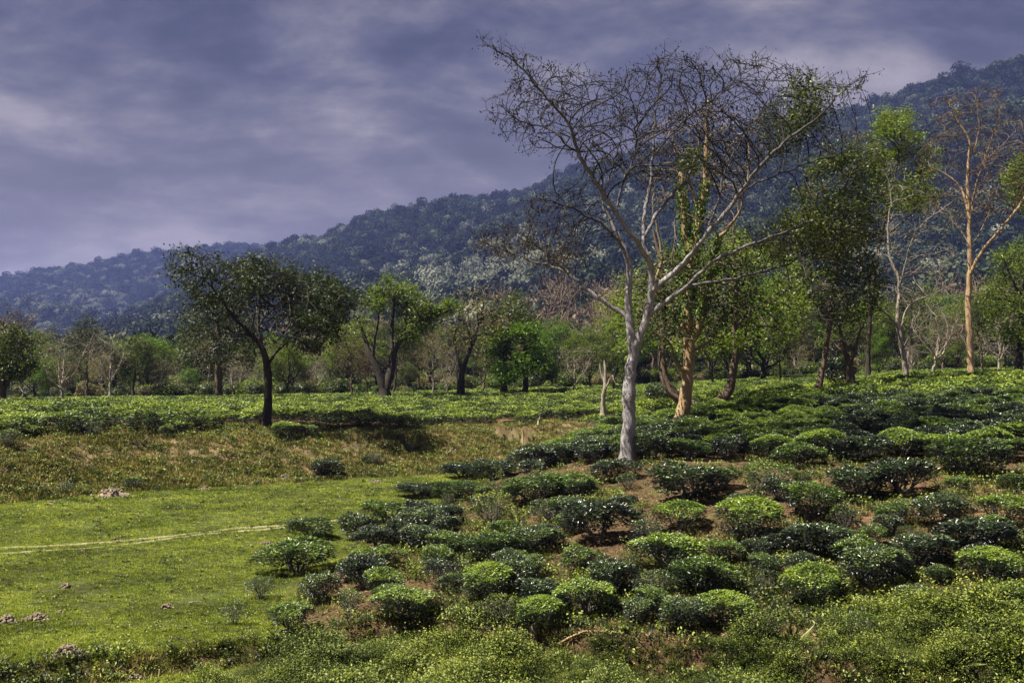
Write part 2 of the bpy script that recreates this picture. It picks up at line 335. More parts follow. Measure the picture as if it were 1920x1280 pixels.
# ------------------------------------------------------------------ tree growing
def resample(P, r, step):
    P = np.asarray(P, float); r = np.asarray(r, float); n = len(P)
    Q = [];
    for i in range(n - 1):      # catmull-rom
        p0 = P[max(i - 1, 0)]; p1 = P[i]; p2 = P[i + 1]; p3 = P[min(i + 2, n - 1)]
        m_ = max(1, int(np.linalg.norm(p2 - p1) / step + .5))
        for t in np.arange(m_) / m_:
            q = .5 * ((2 * p1) + (-p0 + p2) * t + (2 * p0 - 5 * p1 + 4 * p2 - p3) * t * t + (-p0 + 3 * p1 - 3 * p2 + p3) * t ** 3)
            Q.append((q, r[i] * (1 - t) + r[i + 1] * t))
    Q.append((P[-1], r[-1])); return Q
class Skel:
    def __init__(s, rng): s.p = []; s.par = []; s.g = []; s.rng = rng
    def add(s, p, par, g=0): s.p.append(np.asarray(p, float)); s.par.append(par); s.g.append(g); return len(s.p) - 1
    def guide(s, P, r, step, wig=.02):
        pts = resample(P, r, step)
        if not s.p: prev = s.add(pts[0][0], -1, pts[0][1]); pts = pts[1:]
        else:
            A = np.array(s.p); prev = int(np.argmin(((A - pts[0][0]) ** 2).sum(1))); pts = pts[1:]
        for q, rr in pts:
            prev = s.add(q + s.rng.normal(0, wig, 3), prev, rr)
    def grow(s, att, step, infl, kill, iters, jit=.25, up=.0, back=.0):
        A = np.asarray(att, float); N = np.array(s.p)
        if len(A) == 0: return
        nd = np.full(len(A), 1e9); ni = np.zeros(len(A), int)
        def upd(lo):
            nonlocal nd, ni
            B = N[lo:]
            for c in range(0, len(B), 400):
                D = ((A[:, None] - B[None, c:c + 400]) ** 2).sum(-1); mi = D.argmin(1); mv = D[np.arange(len(A)), mi]
                b = mv < nd; nd = np.where(b, mv, nd); ni = np.where(b, mi + lo + c, ni)
        upd(0); cnt = {}
        for it in range(iters):
            act = nd < infl * infl
            if not act.any():
                act = nd <= np.partition(nd, min(5, len(nd) - 1))[min(5, len(nd) - 1)]
            ids = ni[act]; dr = unit(A[act] - N[ids]); u, inv = np.unique(ids, return_inverse=True)
            acc = np.zeros((len(u), 3)); np.add.at(acc, inv, dr)
            pp = np.array([s.par[int(i)] if s.par[int(i)] >= 0 else int(i) for i in u]); acc = unit(acc) + .9 * unit(N[u] - N[pp]) + s.rng.normal(0, jit, acc.shape); acc[:, 2] += up; acc = unit(acc)
            keep = np.array([cnt.get(int(i), 0) < 3 for i in u], bool)
            if not keep.any(): break
            u = u[keep]; acc = acc[keep]
            lo = len(N)
            for i, a in zip(u, acc): cnt[int(i)] = cnt.get(int(i), 0) + 1; s.add(N[i] + a * step, int(i))
            N = np.array(s.p); upd(lo)
            kk = nd > kill * kill; A = A[kk]; nd = nd[kk]; ni = ni[kk]
            if len(A) == 0: break
    def twigs(s, frac, nseg, seg, ang, up, jit=.16):
        """short straightish side shoots on the young wood"""
        n0 = len(s.p); N = np.array(s.p); kids = np.zeros(n0, int)
        for q in s.par:
            if q >= 0: kids[q] += 1
        for i in range(n0):
            if s.g[i] > .03 or s.par[i] < 0: continue
            base = unit(N[i] - N[s.par[i]])
            for _ in range(2 if kids[i] == 0 else 1):
                if s.rng.uniform() > (frac if kids[i] else 1.0): continue
                r_ = unit(np.cross(base, s.rng.normal(0, 1, 3))); d = unit(base + r_ * math.tan(ang) * s.rng.uniform(.5, 1.2) + np.array([0, 0, up])); j = i
                for q in range(s.rng.integers(max(1, nseg - 2), nseg + 1)):
                    d = unit(d + s.rng.normal(0, jit, 3) + np.array([0, 0, up * .3])); j = s.add(s.p[j] + d * seg, j)
    def finish(s, tip=.008, e=2.4, tmax=1e9):
        n = len(s.p); s.P = np.array(s.p); par = s.par; r = np.zeros(n); acc = np.zeros(n); s.kids = [[] for _ in range(n)]
        for i in range(n - 1, -1, -1):
            r[i] = max(tip, acc[i] ** (1 / e) if acc[i] > 0 else tip); r[i] = min(r[i], tmax)
            if s.g[i] > 0: r[i] = s.g[i]
            if par[i] >= 0: acc[par[i]] += r[i] ** e; s.kids[par[i]].append(i)
        for i in range(1, n):
            r[i] = min(r[i], r[par[i]])
        s.r = r
        lat = s.P.copy()      # smooth the young wood
        for i in range(n):
            if s.g[i] == 0 and par[i] >= 0 and len(s.kids[i]) == 1: lat[i] = .5 * s.P[i] + .25 * (s.P[par[i]] + s.P[s.kids[i][0]])
        s.P = lat
        s.chains = []; st = [(0, None)]
        while st:
            i, p = st.pop(); ch = [p] if p is not None else []
            while True:
                ch.append(i); kd = s.kids[i]
                if not kd: break
                b = max(kd, key=lambda q: r[q])
                for q in kd:
                    if q != b: st.append((q, i))
                i = b
            s.chains.append(ch)
def tube(P, r, sides, flare=False):
    P = np.asarray(P, float); n = len(P); T = unit(np.gradient(P, axis=0)); ref = np.array([.31, .93, .17]); u = np.cross(T[0], ref)
    if np.linalg.norm(u) < .1: u = np.cross(T[0], [1, 0, 0])
    u = u / np.linalg.norm(u); a = np.arange(sides) / sides * 2 * math.pi; ca = np.cos(a); sa = np.sin(a); V = np.empty((n, sides, 3))
    for i in range(n):
        u = u - T[i] * (u @ T[i]); l = np.linalg.norm(u); u = u / l if l > 1e-6 else u; w = np.cross(T[i], u)
        rr = r[i] * (1 + (.10 * np.sin(a * 3 + i * .5) + .07 * np.sin(a * 5 + i * .9) if sides > 7 else 0) + (.25 * max(0, 1 - i / 4) * np.sin(a * 4 + 1) if flare else 0))
        V[i] = P[i] + (np.outer(ca, u) + np.outer(sa, w)) * (rr[:, None] if hasattr(rr, '__len__') else rr)
    return V.reshape(-1, 3)
def tube_faces(n, sides, off):
    i = np.arange(n - 1)[:, None] * sides; j = np.arange(sides)[None]; j2 = (j + 1) % sides
    return (np.stack([i + j, i + j2, i + sides + j2, i + sides + j], -1).reshape(-1, 4) + off)
def tubes_mesh(name, sk, chains, m, base=None):
    Vs = []; Fs = []; vs = []; off = 0
    for ch in chains:
        if len(ch) < 2: continue
        r = sk.r[ch].copy()
        if ch[0] != 0: r[0] = min(r[0], r[1] * 1.15)
        r[-1] = min(r[-1], max(.003, r[-1] * .4)) if r[-1] < .05 else r[-1]
        P = sk.P[ch]; big = r.max(); fl = base is not None and ch[0] == 0
        if fl: h = np.linalg.norm(P - P[0], axis=1); r = r * (1 + base * np.exp(-h / .45))
        sides = 14 if big > .12 else 9 if big > .05 else 5 if big > .022 else 3
        if sides == 3 and len(ch) > 60: sides = 4
        if r[-1] >= .05:      # broken end: close it
            P = np.vstack([P, P[-1] + (P[-1] - P[-2]) * .02]); r = np.append(r, .004)
        V = tube(P, r, sides, fl); Vs.append(V); Fs.append(tube_faces(len(P), sides, off)); vs.append(np.repeat(r, sides)); off += len(V)
    if not Vs: return None
    return mesh_np(name, np.vstack(Vs), np.vstack(Fs), m, np.concatenate(vs), True)
def leafy(sk, rng, maxr, per, spread, L, Wd, droop=.3, gap=None, vfun=None, m=None, name='leaves', zmin=-1e9, keepf=None, clump=None):
    idx = np.nonzero((sk.r <= maxr) & (np.array([len(q) for q in sk.kids]) <= 1) & (sk.P[:, 2] > zmin))[0]
    if keepf is not None: idx = idx[keepf(sk.P[idx])]
    if gap is not None:
        Q = sk.P[idx]; idx = idx[fbm(Q[:, 0] + .6 * Q[:, 1], Q[:, 2] * 1.3 + .5 * Q[:, 1], gap[0], 3, 3) > gap[1]]
    if clump is not None: idx = rng.choice(idx, min(len(idx), clump), replace=False)
    C = np.repeat(sk.P[idx], per, 0) + rng.normal(0, spread, (len(idx) * per, 3)) * np.array([1, 1, .7]); n = len(C)
    D = rng.normal(0, 1, (n, 3)); D[:, 2] = D[:, 2] * .5 - droop; Nn = rng.normal(0, .45, (n, 3)) + np.array([0, 0, 1])
    V, Fc = leaves(C, D, Nn, L * rng.uniform(.6, 1.3, n), Wd * rng.uniform(.7, 1.2, n))
    v = np.clip(rng.normal(.5, .22, n), 0, 1) if vfun is None else vfun(C, n)
    return mesh_np(name, V, Fc, m, np.repeat(v, 4))
def in_poly(x, y, poly):
    ins = np.zeros(len(x), bool); n = len(poly)
    for i in range(n):
        x1, y1 = poly[i]; x2, y2 = poly[(i + 1) % n]; c = (y1 > y) != (y2 > y)
        ins ^= c & (x < (x2 - x1) * (y - y1) / (y2 - y1 + 1e-12) + x1)
    return ins
TREES = []          # (short name, x, y, left px) landmarks for labels
def tree(name, label, foot, d, guides, polys, natt, depth, bark, leafspec, seed, short=None, step=.24, infl=1.6, kill=.34, tip=.008, limb_r=.045, iters=70, flare=.55, cat='tree', group=None, ivy=None, jit=.2, up=.0, rs=1.0, tw=(.25, 3, .16, .7, .12)):
    """foot = (px, py) of the trunk base in the photo, d its distance; guides are limbs traced as (px, py, depth offset m, radius m)"""
    rng = np.random.default_rng(seed); px0, py0 = foot; X = (px0 - 960) / F * d; gz = float(terrain(np.array([X]), np.array([d]))[0])
    zoff = (EZ + (HOR - py0) / F * d) - gz
    def loc(px, py, dy=0): D = d + dy; return np.array([(px - 960) / F * D - X, dy, max(EZ + (HOR - py) / F * D - gz, -.3)])
    sk = Skel(rng)
    for gi, g in enumerate(guides):
        P = [loc(q[0], q[1], q[2]) for q in g]; r = [q[3] * rs for q in g]
        if gi == 0: P = [np.array([P[0][0], P[0][1], -.35])] + [P[0] if P[0][2] > -.2 else P[0] + np.array([0, 0, .3])] + P[1:]; r = [r[0]] + r
        sk.guide(P, r, step, .018)
    for poly, cnt, dp in [(p[0], p[1], p[2]) for p in polys]:
        pa = np.array(poly, float); lo = pa.min(0); hi = pa.max(0); q = rng.uniform(lo, hi, (cnt * 6, 2)); q = q[in_poly(q[:, 0], q[:, 1], poly)][:cnt]
        cx = (lo[0] + hi[0]) / 2; hw = (hi[0] - lo[0]) / 2; s = np.sqrt(np.clip(1 - ((q[:, 0] - cx) / hw) ** 2 * .75, .05, 1)); dy = rng.uniform(-1, 1, len(q)) * s * dp
        A = np.stack([(q[:, 0] - 960) / F * (d + dy) - X, dy, EZ + (HOR - q[:, 1]) / F * (d + dy) - gz], 1)
        sk.grow(A, step, infl, kill, iters, jit, up)
    if polys and tw: sk.twigs(*tw)
    sk.finish(tip)
    t = empty(name, (X, d, gz)); tag(t, label, cat, group)
    ch = sk.chains; main = ch[0]; limbs = [c for c in ch[1:] if sk.r[c[1]] >= limb_r]; rest = [c for c in ch[1:] if sk.r[c[1]] < limb_r]
    obj('trunk', tubes_mesh('trunk', sk, [main], bark, flare), t)
    for c in limbs: obj('limb', tubes_mesh('limb', sk, [c], bark), t)
    tm = tubes_mesh('twigs', sk, rest, bark)
    if tm: tag(obj('twigs', tm, t), kind='stuff')
    for ls in leafspec:
        mm = leafy(sk, rng, **ls)
        tag(obj(mm.name.split('.')[0], mm, t), kind='stuff')
    if ivy:      # climbing leaves round part of the trunk wood
        zlo, zhi, n, sz = ivy; sel = np.nonzero((sk.P[:, 2] > zlo) & (sk.P[:, 2] < zhi) & (sk.r > .06))[0]
        i = rng.choice(sel, n); a = rng.uniform(0, 2 * math.pi, n); o = np.stack([np.cos(a), np.sin(a), 0 * a], 1)
        C = sk.P[i] + o * (sk.r[i] + rng.uniform(0, .10, n))[:, None] + np.stack([0 * a, 0 * a, rng.uniform(-.15, .15, n)], 1)
        V, Fc = leaves(C, o * .4 + np.array([0, 0, -1]) + rng.normal(0, .3, (n, 3)), o + rng.normal(0, .25, (n, 3)), sz, sz * .8)
        obj('climbing_vine', mesh_np('climbing_vine', V, Fc, M['leaf_bright'], np.repeat(rng.uniform(.2, .9, n), 4)), t)['kind'] = 'stuff'
    if short: TREES.append((short, X, d))
    return t

def scatter(name, protos, P, sc, rot, idx, kind='stuff', label=None, cat=None):
    """geometry-nodes scatter of prototype meshes on points (only for what nobody could count)"""
    c = bpy.data.collections.new(name + '_source')
    for i, me in enumerate(protos):
        o = bpy.data.objects.new('%s_source_%02d' % (name, i), me); c.objects.link(o)
    me = bpy.data.meshes.new(name); P = np.asarray(P, np.float32); n = len(P)
    me.vertices.add(n); me.vertices.foreach_set('co', P.ravel())
    sc = np.asarray(sc, np.float32); sc = np.repeat(sc[:, None], 3, 1) if sc.ndim == 1 else sc
    rot = np.asarray(rot, np.float32)
    if rot.ndim == 1: rot = np.stack([0 * rot, 0 * rot, rot], 1)
    a = me.attributes.new('sc', 'FLOAT_VECTOR', 'POINT'); a.data.foreach_set('vector', np.ascontiguousarray(sc, np.float32).ravel())
    a = me.attributes.new('rt', 'FLOAT_VECTOR', 'POINT'); a.data.foreach_set('vector', np.ascontiguousarray(rot, np.float32).ravel())
    a = me.attributes.new('ix', 'INT', 'POINT'); a.data.foreach_set('value', np.asarray(idx, np.int32))
    o = obj(name, me); tag(o, label, cat, None, kind)
    g = bpy.data.node_groups.new(name + '_nodes', 'GeometryNodeTree')
    g.interface.new_socket('Geometry', in_out='INPUT', socket_type='NodeSocketGeometry'); g.interface.new_socket('Geometry', in_out='OUTPUT', socket_type='NodeSocketGeometry')
    gi = g.nodes.new('NodeGroupInput'); go = g.nodes.new('NodeGroupOutput'); ci = g.nodes.new('GeometryNodeCollectionInfo'); ci.inputs['Collection'].default_value = c
    ci.inputs['Separate Children'].default_value = True; ci.inputs['Reset Children'].default_value = True
    ip = g.nodes.new('GeometryNodeInstanceOnPoints'); ip.inputs['Pick Instance'].default_value = True
    def na(nm, ty):
        q = g.nodes.new('GeometryNodeInputNamedAttribute'); q.data_type = ty; q.inputs['Name'].default_value = nm; return [s for s in q.outputs if s.enabled and s.name == 'Attribute'][0]
    L = g.links.new; L(gi.outputs[0], ip.inputs['Points']); L(ci.outputs[0], ip.inputs['Instance']); L(na('ix', 'INT'), ip.inputs['Instance Index'])
    L(na('rt', 'FLOAT_VECTOR'), ip.inputs['Rotation']); L(na('sc', 'FLOAT_VECTOR'), ip.inputs['Scale']); L(ip.outputs[0], go.inputs[0])
    md = o.modifiers.new('scatter', 'NODES'); md.node_group = g
    return o

# ------------------------------------------------------------------ mountain ridges
def crown_proto(name, m, rng, n, squash=.8, size=.34, rough=.25):
    """one far tree crown, about 1 unit across: a lumpy shell of leaf clumps round a core, with a short trunk"""
    th = rng.uniform(0, 2 * math.pi, n); cz = rng.uniform(-.55, 1, n); s = np.sqrt(1 - cz * cz)
    D = np.stack([np.cos(th) * s, np.sin(th) * s, cz], 1); lob = unit(rng.normal(0, 1, (7, 3)) + np.array([0, 0, .4])); lump = (np.maximum(0, D @ lob.T) ** 4).max(1)
    rad = .30 + .22 * lump + rng.normal(0, .03, n); C = D * rad[:, None] * np.array([1, 1, squash]) + np.array([0, 0, .5])
    T = rng.normal(0, 1, (n, 3)); V, Fc = leaves(C - T * 0, T, D + rng.normal(0, .5, (n, 3)), size * rng.uniform(.5, 1.1, n), size * .8 * rng.uniform(.5, 1, n), .2)
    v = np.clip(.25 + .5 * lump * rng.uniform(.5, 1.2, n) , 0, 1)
    c = tube(np.array([[0, 0, -.5], [0, 0, .15], [0, 0, .3], [0, 0, .6], [0, 0, .78]]), np.array([.03, .03, .24, .28, .05]), 7)
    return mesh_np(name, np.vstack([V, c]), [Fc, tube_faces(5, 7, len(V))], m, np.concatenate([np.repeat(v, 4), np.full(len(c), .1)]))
def stick_proto(name, m, rng, n):
    Vs = []; Fs = []; off = 0
    for i in range(n):
        a = rng.uniform(0, 6.28); h = rng.uniform(.0, .35); e = np.array([math.cos(a), math.sin(a), 0]) * rng.uniform(.15, .48) + np.array([0, 0, rng.uniform(.45, .95)])
        p = np.array([[0, 0, -.4], e * .3 + [0, 0, h * .3], e * .7 + rng.normal(0, .04, 3), e]) if i < 5 else np.array([rng.uniform(-.2, .2, 3) + [0, 0, .5], e + rng.normal(0, .05, 3), e + rng.normal(0, .12, 3)])
        r = np.linspace(.026 if i < 5 else .012, .006, len(p)); V = tube(p, r, 3); Vs.append(V); Fs.append(tube_faces(len(p), 3, off)); off += len(V)
    k_ = n * 3; C = rng.normal(0, .23, (k_, 3)) * np.array([1, 1, .7]) + np.array([0, 0, .68]); V, Fc = leaves(C, rng.normal(0, 1, (k_, 3)), rng.normal(0, 1, (k_, 3)), .12, .03); Vs.append(V)
    v = np.concatenate([np.full(off, .8), np.full(len(V), .45)])
    return mesh_np(name, np.vstack(Vs), [np.vstack(Fs), Fc + off], m, v)
prng = np.random.default_rng(3)
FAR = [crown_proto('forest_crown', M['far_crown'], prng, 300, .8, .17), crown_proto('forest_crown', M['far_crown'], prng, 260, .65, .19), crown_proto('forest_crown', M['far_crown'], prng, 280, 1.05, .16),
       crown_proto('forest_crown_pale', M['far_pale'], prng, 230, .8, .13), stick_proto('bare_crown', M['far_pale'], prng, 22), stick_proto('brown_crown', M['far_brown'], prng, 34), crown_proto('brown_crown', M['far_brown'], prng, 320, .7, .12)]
FINE = [crown_proto('undergrowth', M[q], prng, 1100, .75, .075) for q in ('leaf_green', 'leaf_deep', 'leaf_tan', 'leaf_dark')]

def ridge(name, pts, foot_d, foot_py, rd, seed, ntree, crown, kindf, gul=.06, nt=90, prof=.8):
    """pts: skyline (px, py); rd: ridge distance as a function of px; foot: where the slope meets the plain"""
    pts = np.array(pts, float); pxs = np.linspace(pts[0, 0], pts[-1, 0], 420); py = np.interp(pxs, pts[:, 0], pts[:, 1])
    def surf(px, t):
        D1 = rd(px); D0 = np.interp(px, foot_d[0], foot_d[1]); D = D0 + (D1 - D0) * t
        H = (HOR - np.interp(px, pts[:, 0], pts[:, 1])) / F * D1 + EZ - crown * .75; x = (px - 960) / F * D
        z = H * (prof * t + (1 - prof) * t * t) ** 1.0
        w = np.sin(np.clip(t, 0, 1) * math.pi) ** .8
        g = (1 - np.abs(fbm(x + D * .45, D * .35, 1 / 330., 4, seed)) * 2) ; g2 = fbm(x, D, 1 / 90., 4, seed + 7)
        z = z + H * w * (gul * 2.2 * (g - .6) + gul * .6 * g2)
        z = z + crown * .25 * fbm(x, D, 1 / 60., 2, seed + 3) * smooth(.8, 1, t)
        return x, D, np.where(t > 1, H - (t - 1) * H * 1.3, z)
    t = np.concatenate([np.linspace(0, 1, nt), [1.06, 1.3]]); PX, T = np.meshgrid(pxs, t, indexing='ij')
    x, y, z = surf(PX.ravel(), T.ravel()); nt2 = len(t); i = np.arange(len(pxs) - 1)[:, None] * nt2; j = np.arange(nt2 - 1)[None]
    q = np.stack([i + j, i + nt2 + j, i + nt2 + j + 1, i + j + 1], -1).reshape(-1, 4); z = z - 6 * (T.ravel() <= 0.001)
    tag(obj(name, mesh_np(name, np.stack([x, y, z], 1), q, M['mountain'], None, True)), kind='structure')
    rng = np.random.default_rng(seed); px = rng.uniform(max(pts[0, 0], -140), min(pts[-1, 0], 2080), ntree * 3); tt = rng.uniform(0, 1.03, ntree * 3)
    D0 = np.interp(px, foot_d[0], foot_d[1]); D = D0 + (rd(px) - D0) * tt; keep = rng.uniform(0, 1, len(D)) < D / D.max() * .9
    px = px[keep][:ntree]; tt = tt[keep][:ntree]; x, y, z = surf(px, tt)
    # trees nobody could see over the crest or behind spurs still cost nothing: instances
    s = crown * np.clip(np.exp(rng.normal(-.12, .34, len(px))), .4, 2.1); ix = kindf(px, (HOR - (z - EZ) / y * F), rng, x, y)
    sc = np.stack([s, s, s * rng.uniform(.8, 1.25, len(s))], 1)
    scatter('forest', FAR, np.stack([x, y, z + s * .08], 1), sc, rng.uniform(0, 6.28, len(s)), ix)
def kinds(pale):
    def f(px, py, rng, x, y):
        u = rng.uniform(0, 1, len(px)); ix = rng.integers(0, 3, len(px)); p = pale(px, py) + .25 * fbm(x, y, 1 / 120., 3, 4)
        ix = np.where(u < p, 3, ix); ix = np.where((u > .5 * p) & (u < .62 * p + .01), 4, ix); return ix
    return f
# far left ridge, main ridge, brown foothill
ridge('mountain', [(-700, 640), (-300, 585), (-100, 550), (0, 527), (60, 511), (150, 499), (240, 484), (330, 471), (400, 462), (490, 465), (560, 462), (640, 452), (760, 440), (900, 440)], ((-700, 900), (900, 1100)), 690,
      lambda px: np.interp(px, [-700, 400, 900], [2500, 2300, 2300]), 11, 26000, 12.0, kinds(lambda px, py: .06 + .30 * np.exp(-((px - 180) / 160) ** 2 - ((py - 590) / 60) ** 2)), .08)
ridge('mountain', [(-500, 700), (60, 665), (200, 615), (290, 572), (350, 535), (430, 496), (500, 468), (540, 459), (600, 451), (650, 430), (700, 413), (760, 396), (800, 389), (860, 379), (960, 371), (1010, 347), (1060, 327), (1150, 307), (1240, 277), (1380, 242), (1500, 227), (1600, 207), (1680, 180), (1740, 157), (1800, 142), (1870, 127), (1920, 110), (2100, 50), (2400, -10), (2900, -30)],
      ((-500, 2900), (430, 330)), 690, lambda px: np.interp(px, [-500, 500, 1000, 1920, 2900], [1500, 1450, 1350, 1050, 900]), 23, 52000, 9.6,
      kinds(lambda px, py: .05 + .95 * np.exp(-((px - 930) / 170) ** 2 - ((py - 535 + (px - 900) * .1) / 48) ** 2) + .22 * np.exp(-((px - 1680) / 230) ** 2 - ((py - 520) / 60) ** 2)), .085)  # middle cluster of pale crowns paints a sunlit patch into the slope's colour
ridge('hill', [(420, 705), (700, 668), (780, 640), (860, 608), (950, 580), (1050, 560), (1150, 556), (1300, 572), (1450, 585), (1600, 565), (1750, 548), (1950, 525), (2200, 500), (2700, 480)], ((420, 2700), (215, 215)), 690,
      lambda px: np.interp(px, [420, 900, 2700], [300, 380, 330]), 31, 4200, 8.0, lambda px, py, rng, x, y: np.where(rng.uniform(0, 1, len(px)) < .52 + .9 * fbm(x, y, 1 / 50., 2, 4), np.where(rng.uniform(0, 1, len(px)) < .75, 5, 6), rng.integers(0, 4, len(px))), .03, 40)

# air between the viewer and the mountains
def haze_box():
    x0, x1, y0, y1, z0, z1 = -4200, 4200, -700, 4200, -3.0, 352.0
    V = [(x0, y0, z0), (x1, y0, z0), (x1, y1, z0), (x0, y1, z0), (x0, y0, z1), (x1, y0, z1), (x1, y1, z1), (x0, y1, z1)]
    Fc = [(0, 3, 2, 1), (4, 5, 6, 7), (0, 1, 5, 4), (1, 2, 6, 5), (2, 3, 7, 6), (3, 0, 4, 7)]
    m = bpy.data.materials.new('haze_air'); m.use_nodes = True; t = NT(m.node_tree); t.n.clear(); o = t.new('ShaderNodeOutputMaterial')
    v = t.new('ShaderNodeVolumePrincipled'); v.inputs['Color'].default_value = (.31, .40, 1.0, 1); v.inputs['Density'].default_value = HAZE; v.inputs['Anisotropy'].default_value = 0.0
    t.link(v.outputs[0], o.inputs['Volume']); tag(obj('haze', mesh_np('haze', V, np.array(Fc), m)), kind='stuff')
HAZE = 0.00013
haze_box()

# ------------------------------------------------------------------ the trees one can tell apart
LD = lambda **k_: dict(k_)
tree('white_barked_tree', 'tall white-barked spreading tree with nearly leafless umbrella crown, on the near knoll', (1176, 870), 30, [
    [(1176, 868, 0, .215), (1178, 830, 0, .20), (1179, 790, 0, .185), (1179, 752, 0, .20), (1181, 715, 0, .165), (1185, 677, 0, .15), (1186, 650, 0, .155)],
    [(1186, 648, 0, .15), (1182, 620, .05, .12), (1179, 591, .1, .11), (1179, 550, .1, .10), (1180, 513, .15, .095), (1178, 487, .2, .085), (1172, 470, .25, .075), (1151, 428, .4, .062), (1138, 399, .5, .052), (1130, 369, .6, .042), (1128, 320, .8, .03)],
    [(1186, 650, 0, .14), (1197, 636, -.05, .125), (1207, 612, -.1, .115), (1213, 588, -.15, .11), (1220, 565, -.2, .10), (1222, 545, -.2, .095), (1223, 519, -.2, .085), (1219, 491, -.3, .08), (1197, 458, -.5, .07), (1155, 399, -.8, .062), (1109, 327, -1.1, .055), (1084, 285, -1.2, .048), (1067, 234, -1.3, .04), (1037, 196, -1.4, .034), (999, 154, -1.5, .027), (974, 122, -1.5, .02), (944, 103, -1.5, .015), (908, 84, -1.5, .01)],
    [(1219, 491, -.3, .065), (1206, 445, -.1, .06), (1210, 399, .2, .055), (1219, 344, .4, .048), (1224, 293, .6, .04), (1225, 243, .8, .034), (1231, 200, .9, .026), (1240, 145, 1, .018), (1252, 116, 1, .01)],
    [(1222, 547, -.2, .085), (1240, 532, -.4, .08), (1282, 491, -.8, .07), (1320, 445, -1.2, .062), (1366, 390, -1.6, .055), (1409, 331, -1.9, .048), (1451, 285, -2.1, .04), (1484, 255, -2.3, .034), (1535, 221, -2.5, .027), (1577, 175, -2.6, .018), (1622, 140, -2.7, .009)],
    [(1215, 590, -.1, .08), (1228, 580, -.2, .075), (1249, 565, -.4, .07), (1282, 542, -.7, .062), (1337, 491, -1.2, .05), (1387, 466, -1.6, .042), (1451, 443, -2, .033), (1510, 420, -2.4, .025), (1560, 408, -2.6, .015)],
    [(1282, 542, -.7, .05), (1295, 536, -.6, .045), (1371, 523, -.2, .042), (1426, 510, .1, .036), (1492, 487, .4, .028), (1552, 445, .6, .018), (1600, 430, .7, .01)],
    [(1180, 600, 0, .075), (1169, 588, .1, .068), (1131, 565, .3, .06), (1098, 539, .5, .055), (1062, 511, .7, .048), (1026, 496, .9, .038), (1000, 490, 1, .032), (950, 470, 1.2, .022), (900, 452, 1.3, .01)],
    [(1062, 511, .7, .035), (1040, 490, .4, .03), (1018, 470, .2, .024), (986, 445, 0, .016), (965, 425, -.1, .01)],
    [(1172, 470, .25, .05), (1150, 440, 0, .045), (1126, 420, -.2, .038), (1088, 399, -.5, .03), (1037, 377, -.8, .02), (1005, 372, -.9, .01)],
    [(1206, 445, -.1, .055), (1240, 390, .5, .052), (1265, 360, .9, .048), (1290, 335, 1.2, .042), (1307, 285, 1.5, .036), (1313, 243, 1.7, .03), (1330, 210, 1.9, .022), (1358, 167, 2, .013)],
    [(1224, 293, .6, .035), (1260, 250, .2, .03), (1303, 210, -.2, .026), (1345, 180, -.5, .02), (1387, 140, -.8, .013), (1430, 108, -1, .008)],
    [(1084, 285, -1.2, .035), (1071, 280, -1.2, .03), (1029, 242, -1, .025), (986, 230, -.8, .018), (950, 215, -.6, .012), (915, 209, -.5, .008)],
    [(1366, 390, -1.6, .035), (1409, 348, -1.2, .03), (1451, 331, -.8, .026), (1514, 306, -.3, .02), (1577, 289, .1, .014), (1625, 270, .3, .008)],
    [(1130, 369, .6, .03), (1150, 310, 1, .025), (1165, 250, 1.4, .02), (1160, 190, 1.7, .013)],
    [(1155, 399, -.8, .04), (1165, 350, -.6, .034), (1190, 290, -.4, .028), (1195, 230, -.3, .02), (1180, 170, -.2, .012)],
    [(1320, 445, -1.2, .04), (1345, 380, -.9, .034), (1360, 320, -.6, .028), (1400, 250, -.3, .02), (1440, 190, 0, .012)]],
    [([(900, 78), (990, 95), (1030, 135), (1060, 125), (1110, 150), (1190, 135), (1240, 100), (1310, 112), (1400, 105), (1480, 125), (1560, 150), (1622, 140), (1620, 175), (1570, 215), (1560, 280), (1470, 300), (1420, 330), (1340, 335), (1200, 340), (1110, 330), (1060, 290), (980, 275), (915, 225), (920, 190), (975, 150), (940, 110)], 2000, 3.0),
     ([(890, 450), (960, 415), (1000, 360), (1080, 350), (1140, 400), (1150, 470), (1080, 505), (1000, 500), (930, 480)], 300, 1.8),
     ([(1390, 450), (1500, 395), (1640, 400), (1640, 450), (1500, 480), (1400, 480)], 220, 1.5)],
    0, 3, M['bark_white'],
    [LD(maxr=.0125, per=1, spread=.08, L=.10, Wd=.035, droop=1.1, m=M['leaf_pod'], name='dry_pods', keepf=lambda P: P[:, 2] > 5.5),
     LD(maxr=.013, per=3, spread=.14, L=.10, Wd=.05, droop=.5, m=M['leaf_rust'], name='leaves', keepf=lambda P: (P[:, 2] < 6.6) & (np.abs(P[:, 0]) > 1.6)),
     LD(maxr=.013, per=7, spread=.16, L=.11, Wd=.07, droop=.3, m=M['leaf_deep'], name='leaves', keepf=lambda P: (P[:, 2] > 6) & (fbm(P[:, 0], P[:, 2], .6, 2, 6) > .22) & (P[:, 0] > 1))],
    101, 'white-barked tree', step=.20, infl=1.6, kill=.26, tip=.0075, limb_r=.036, jit=.16, up=.05, tw=(.42, 4, .12, .75, .10))

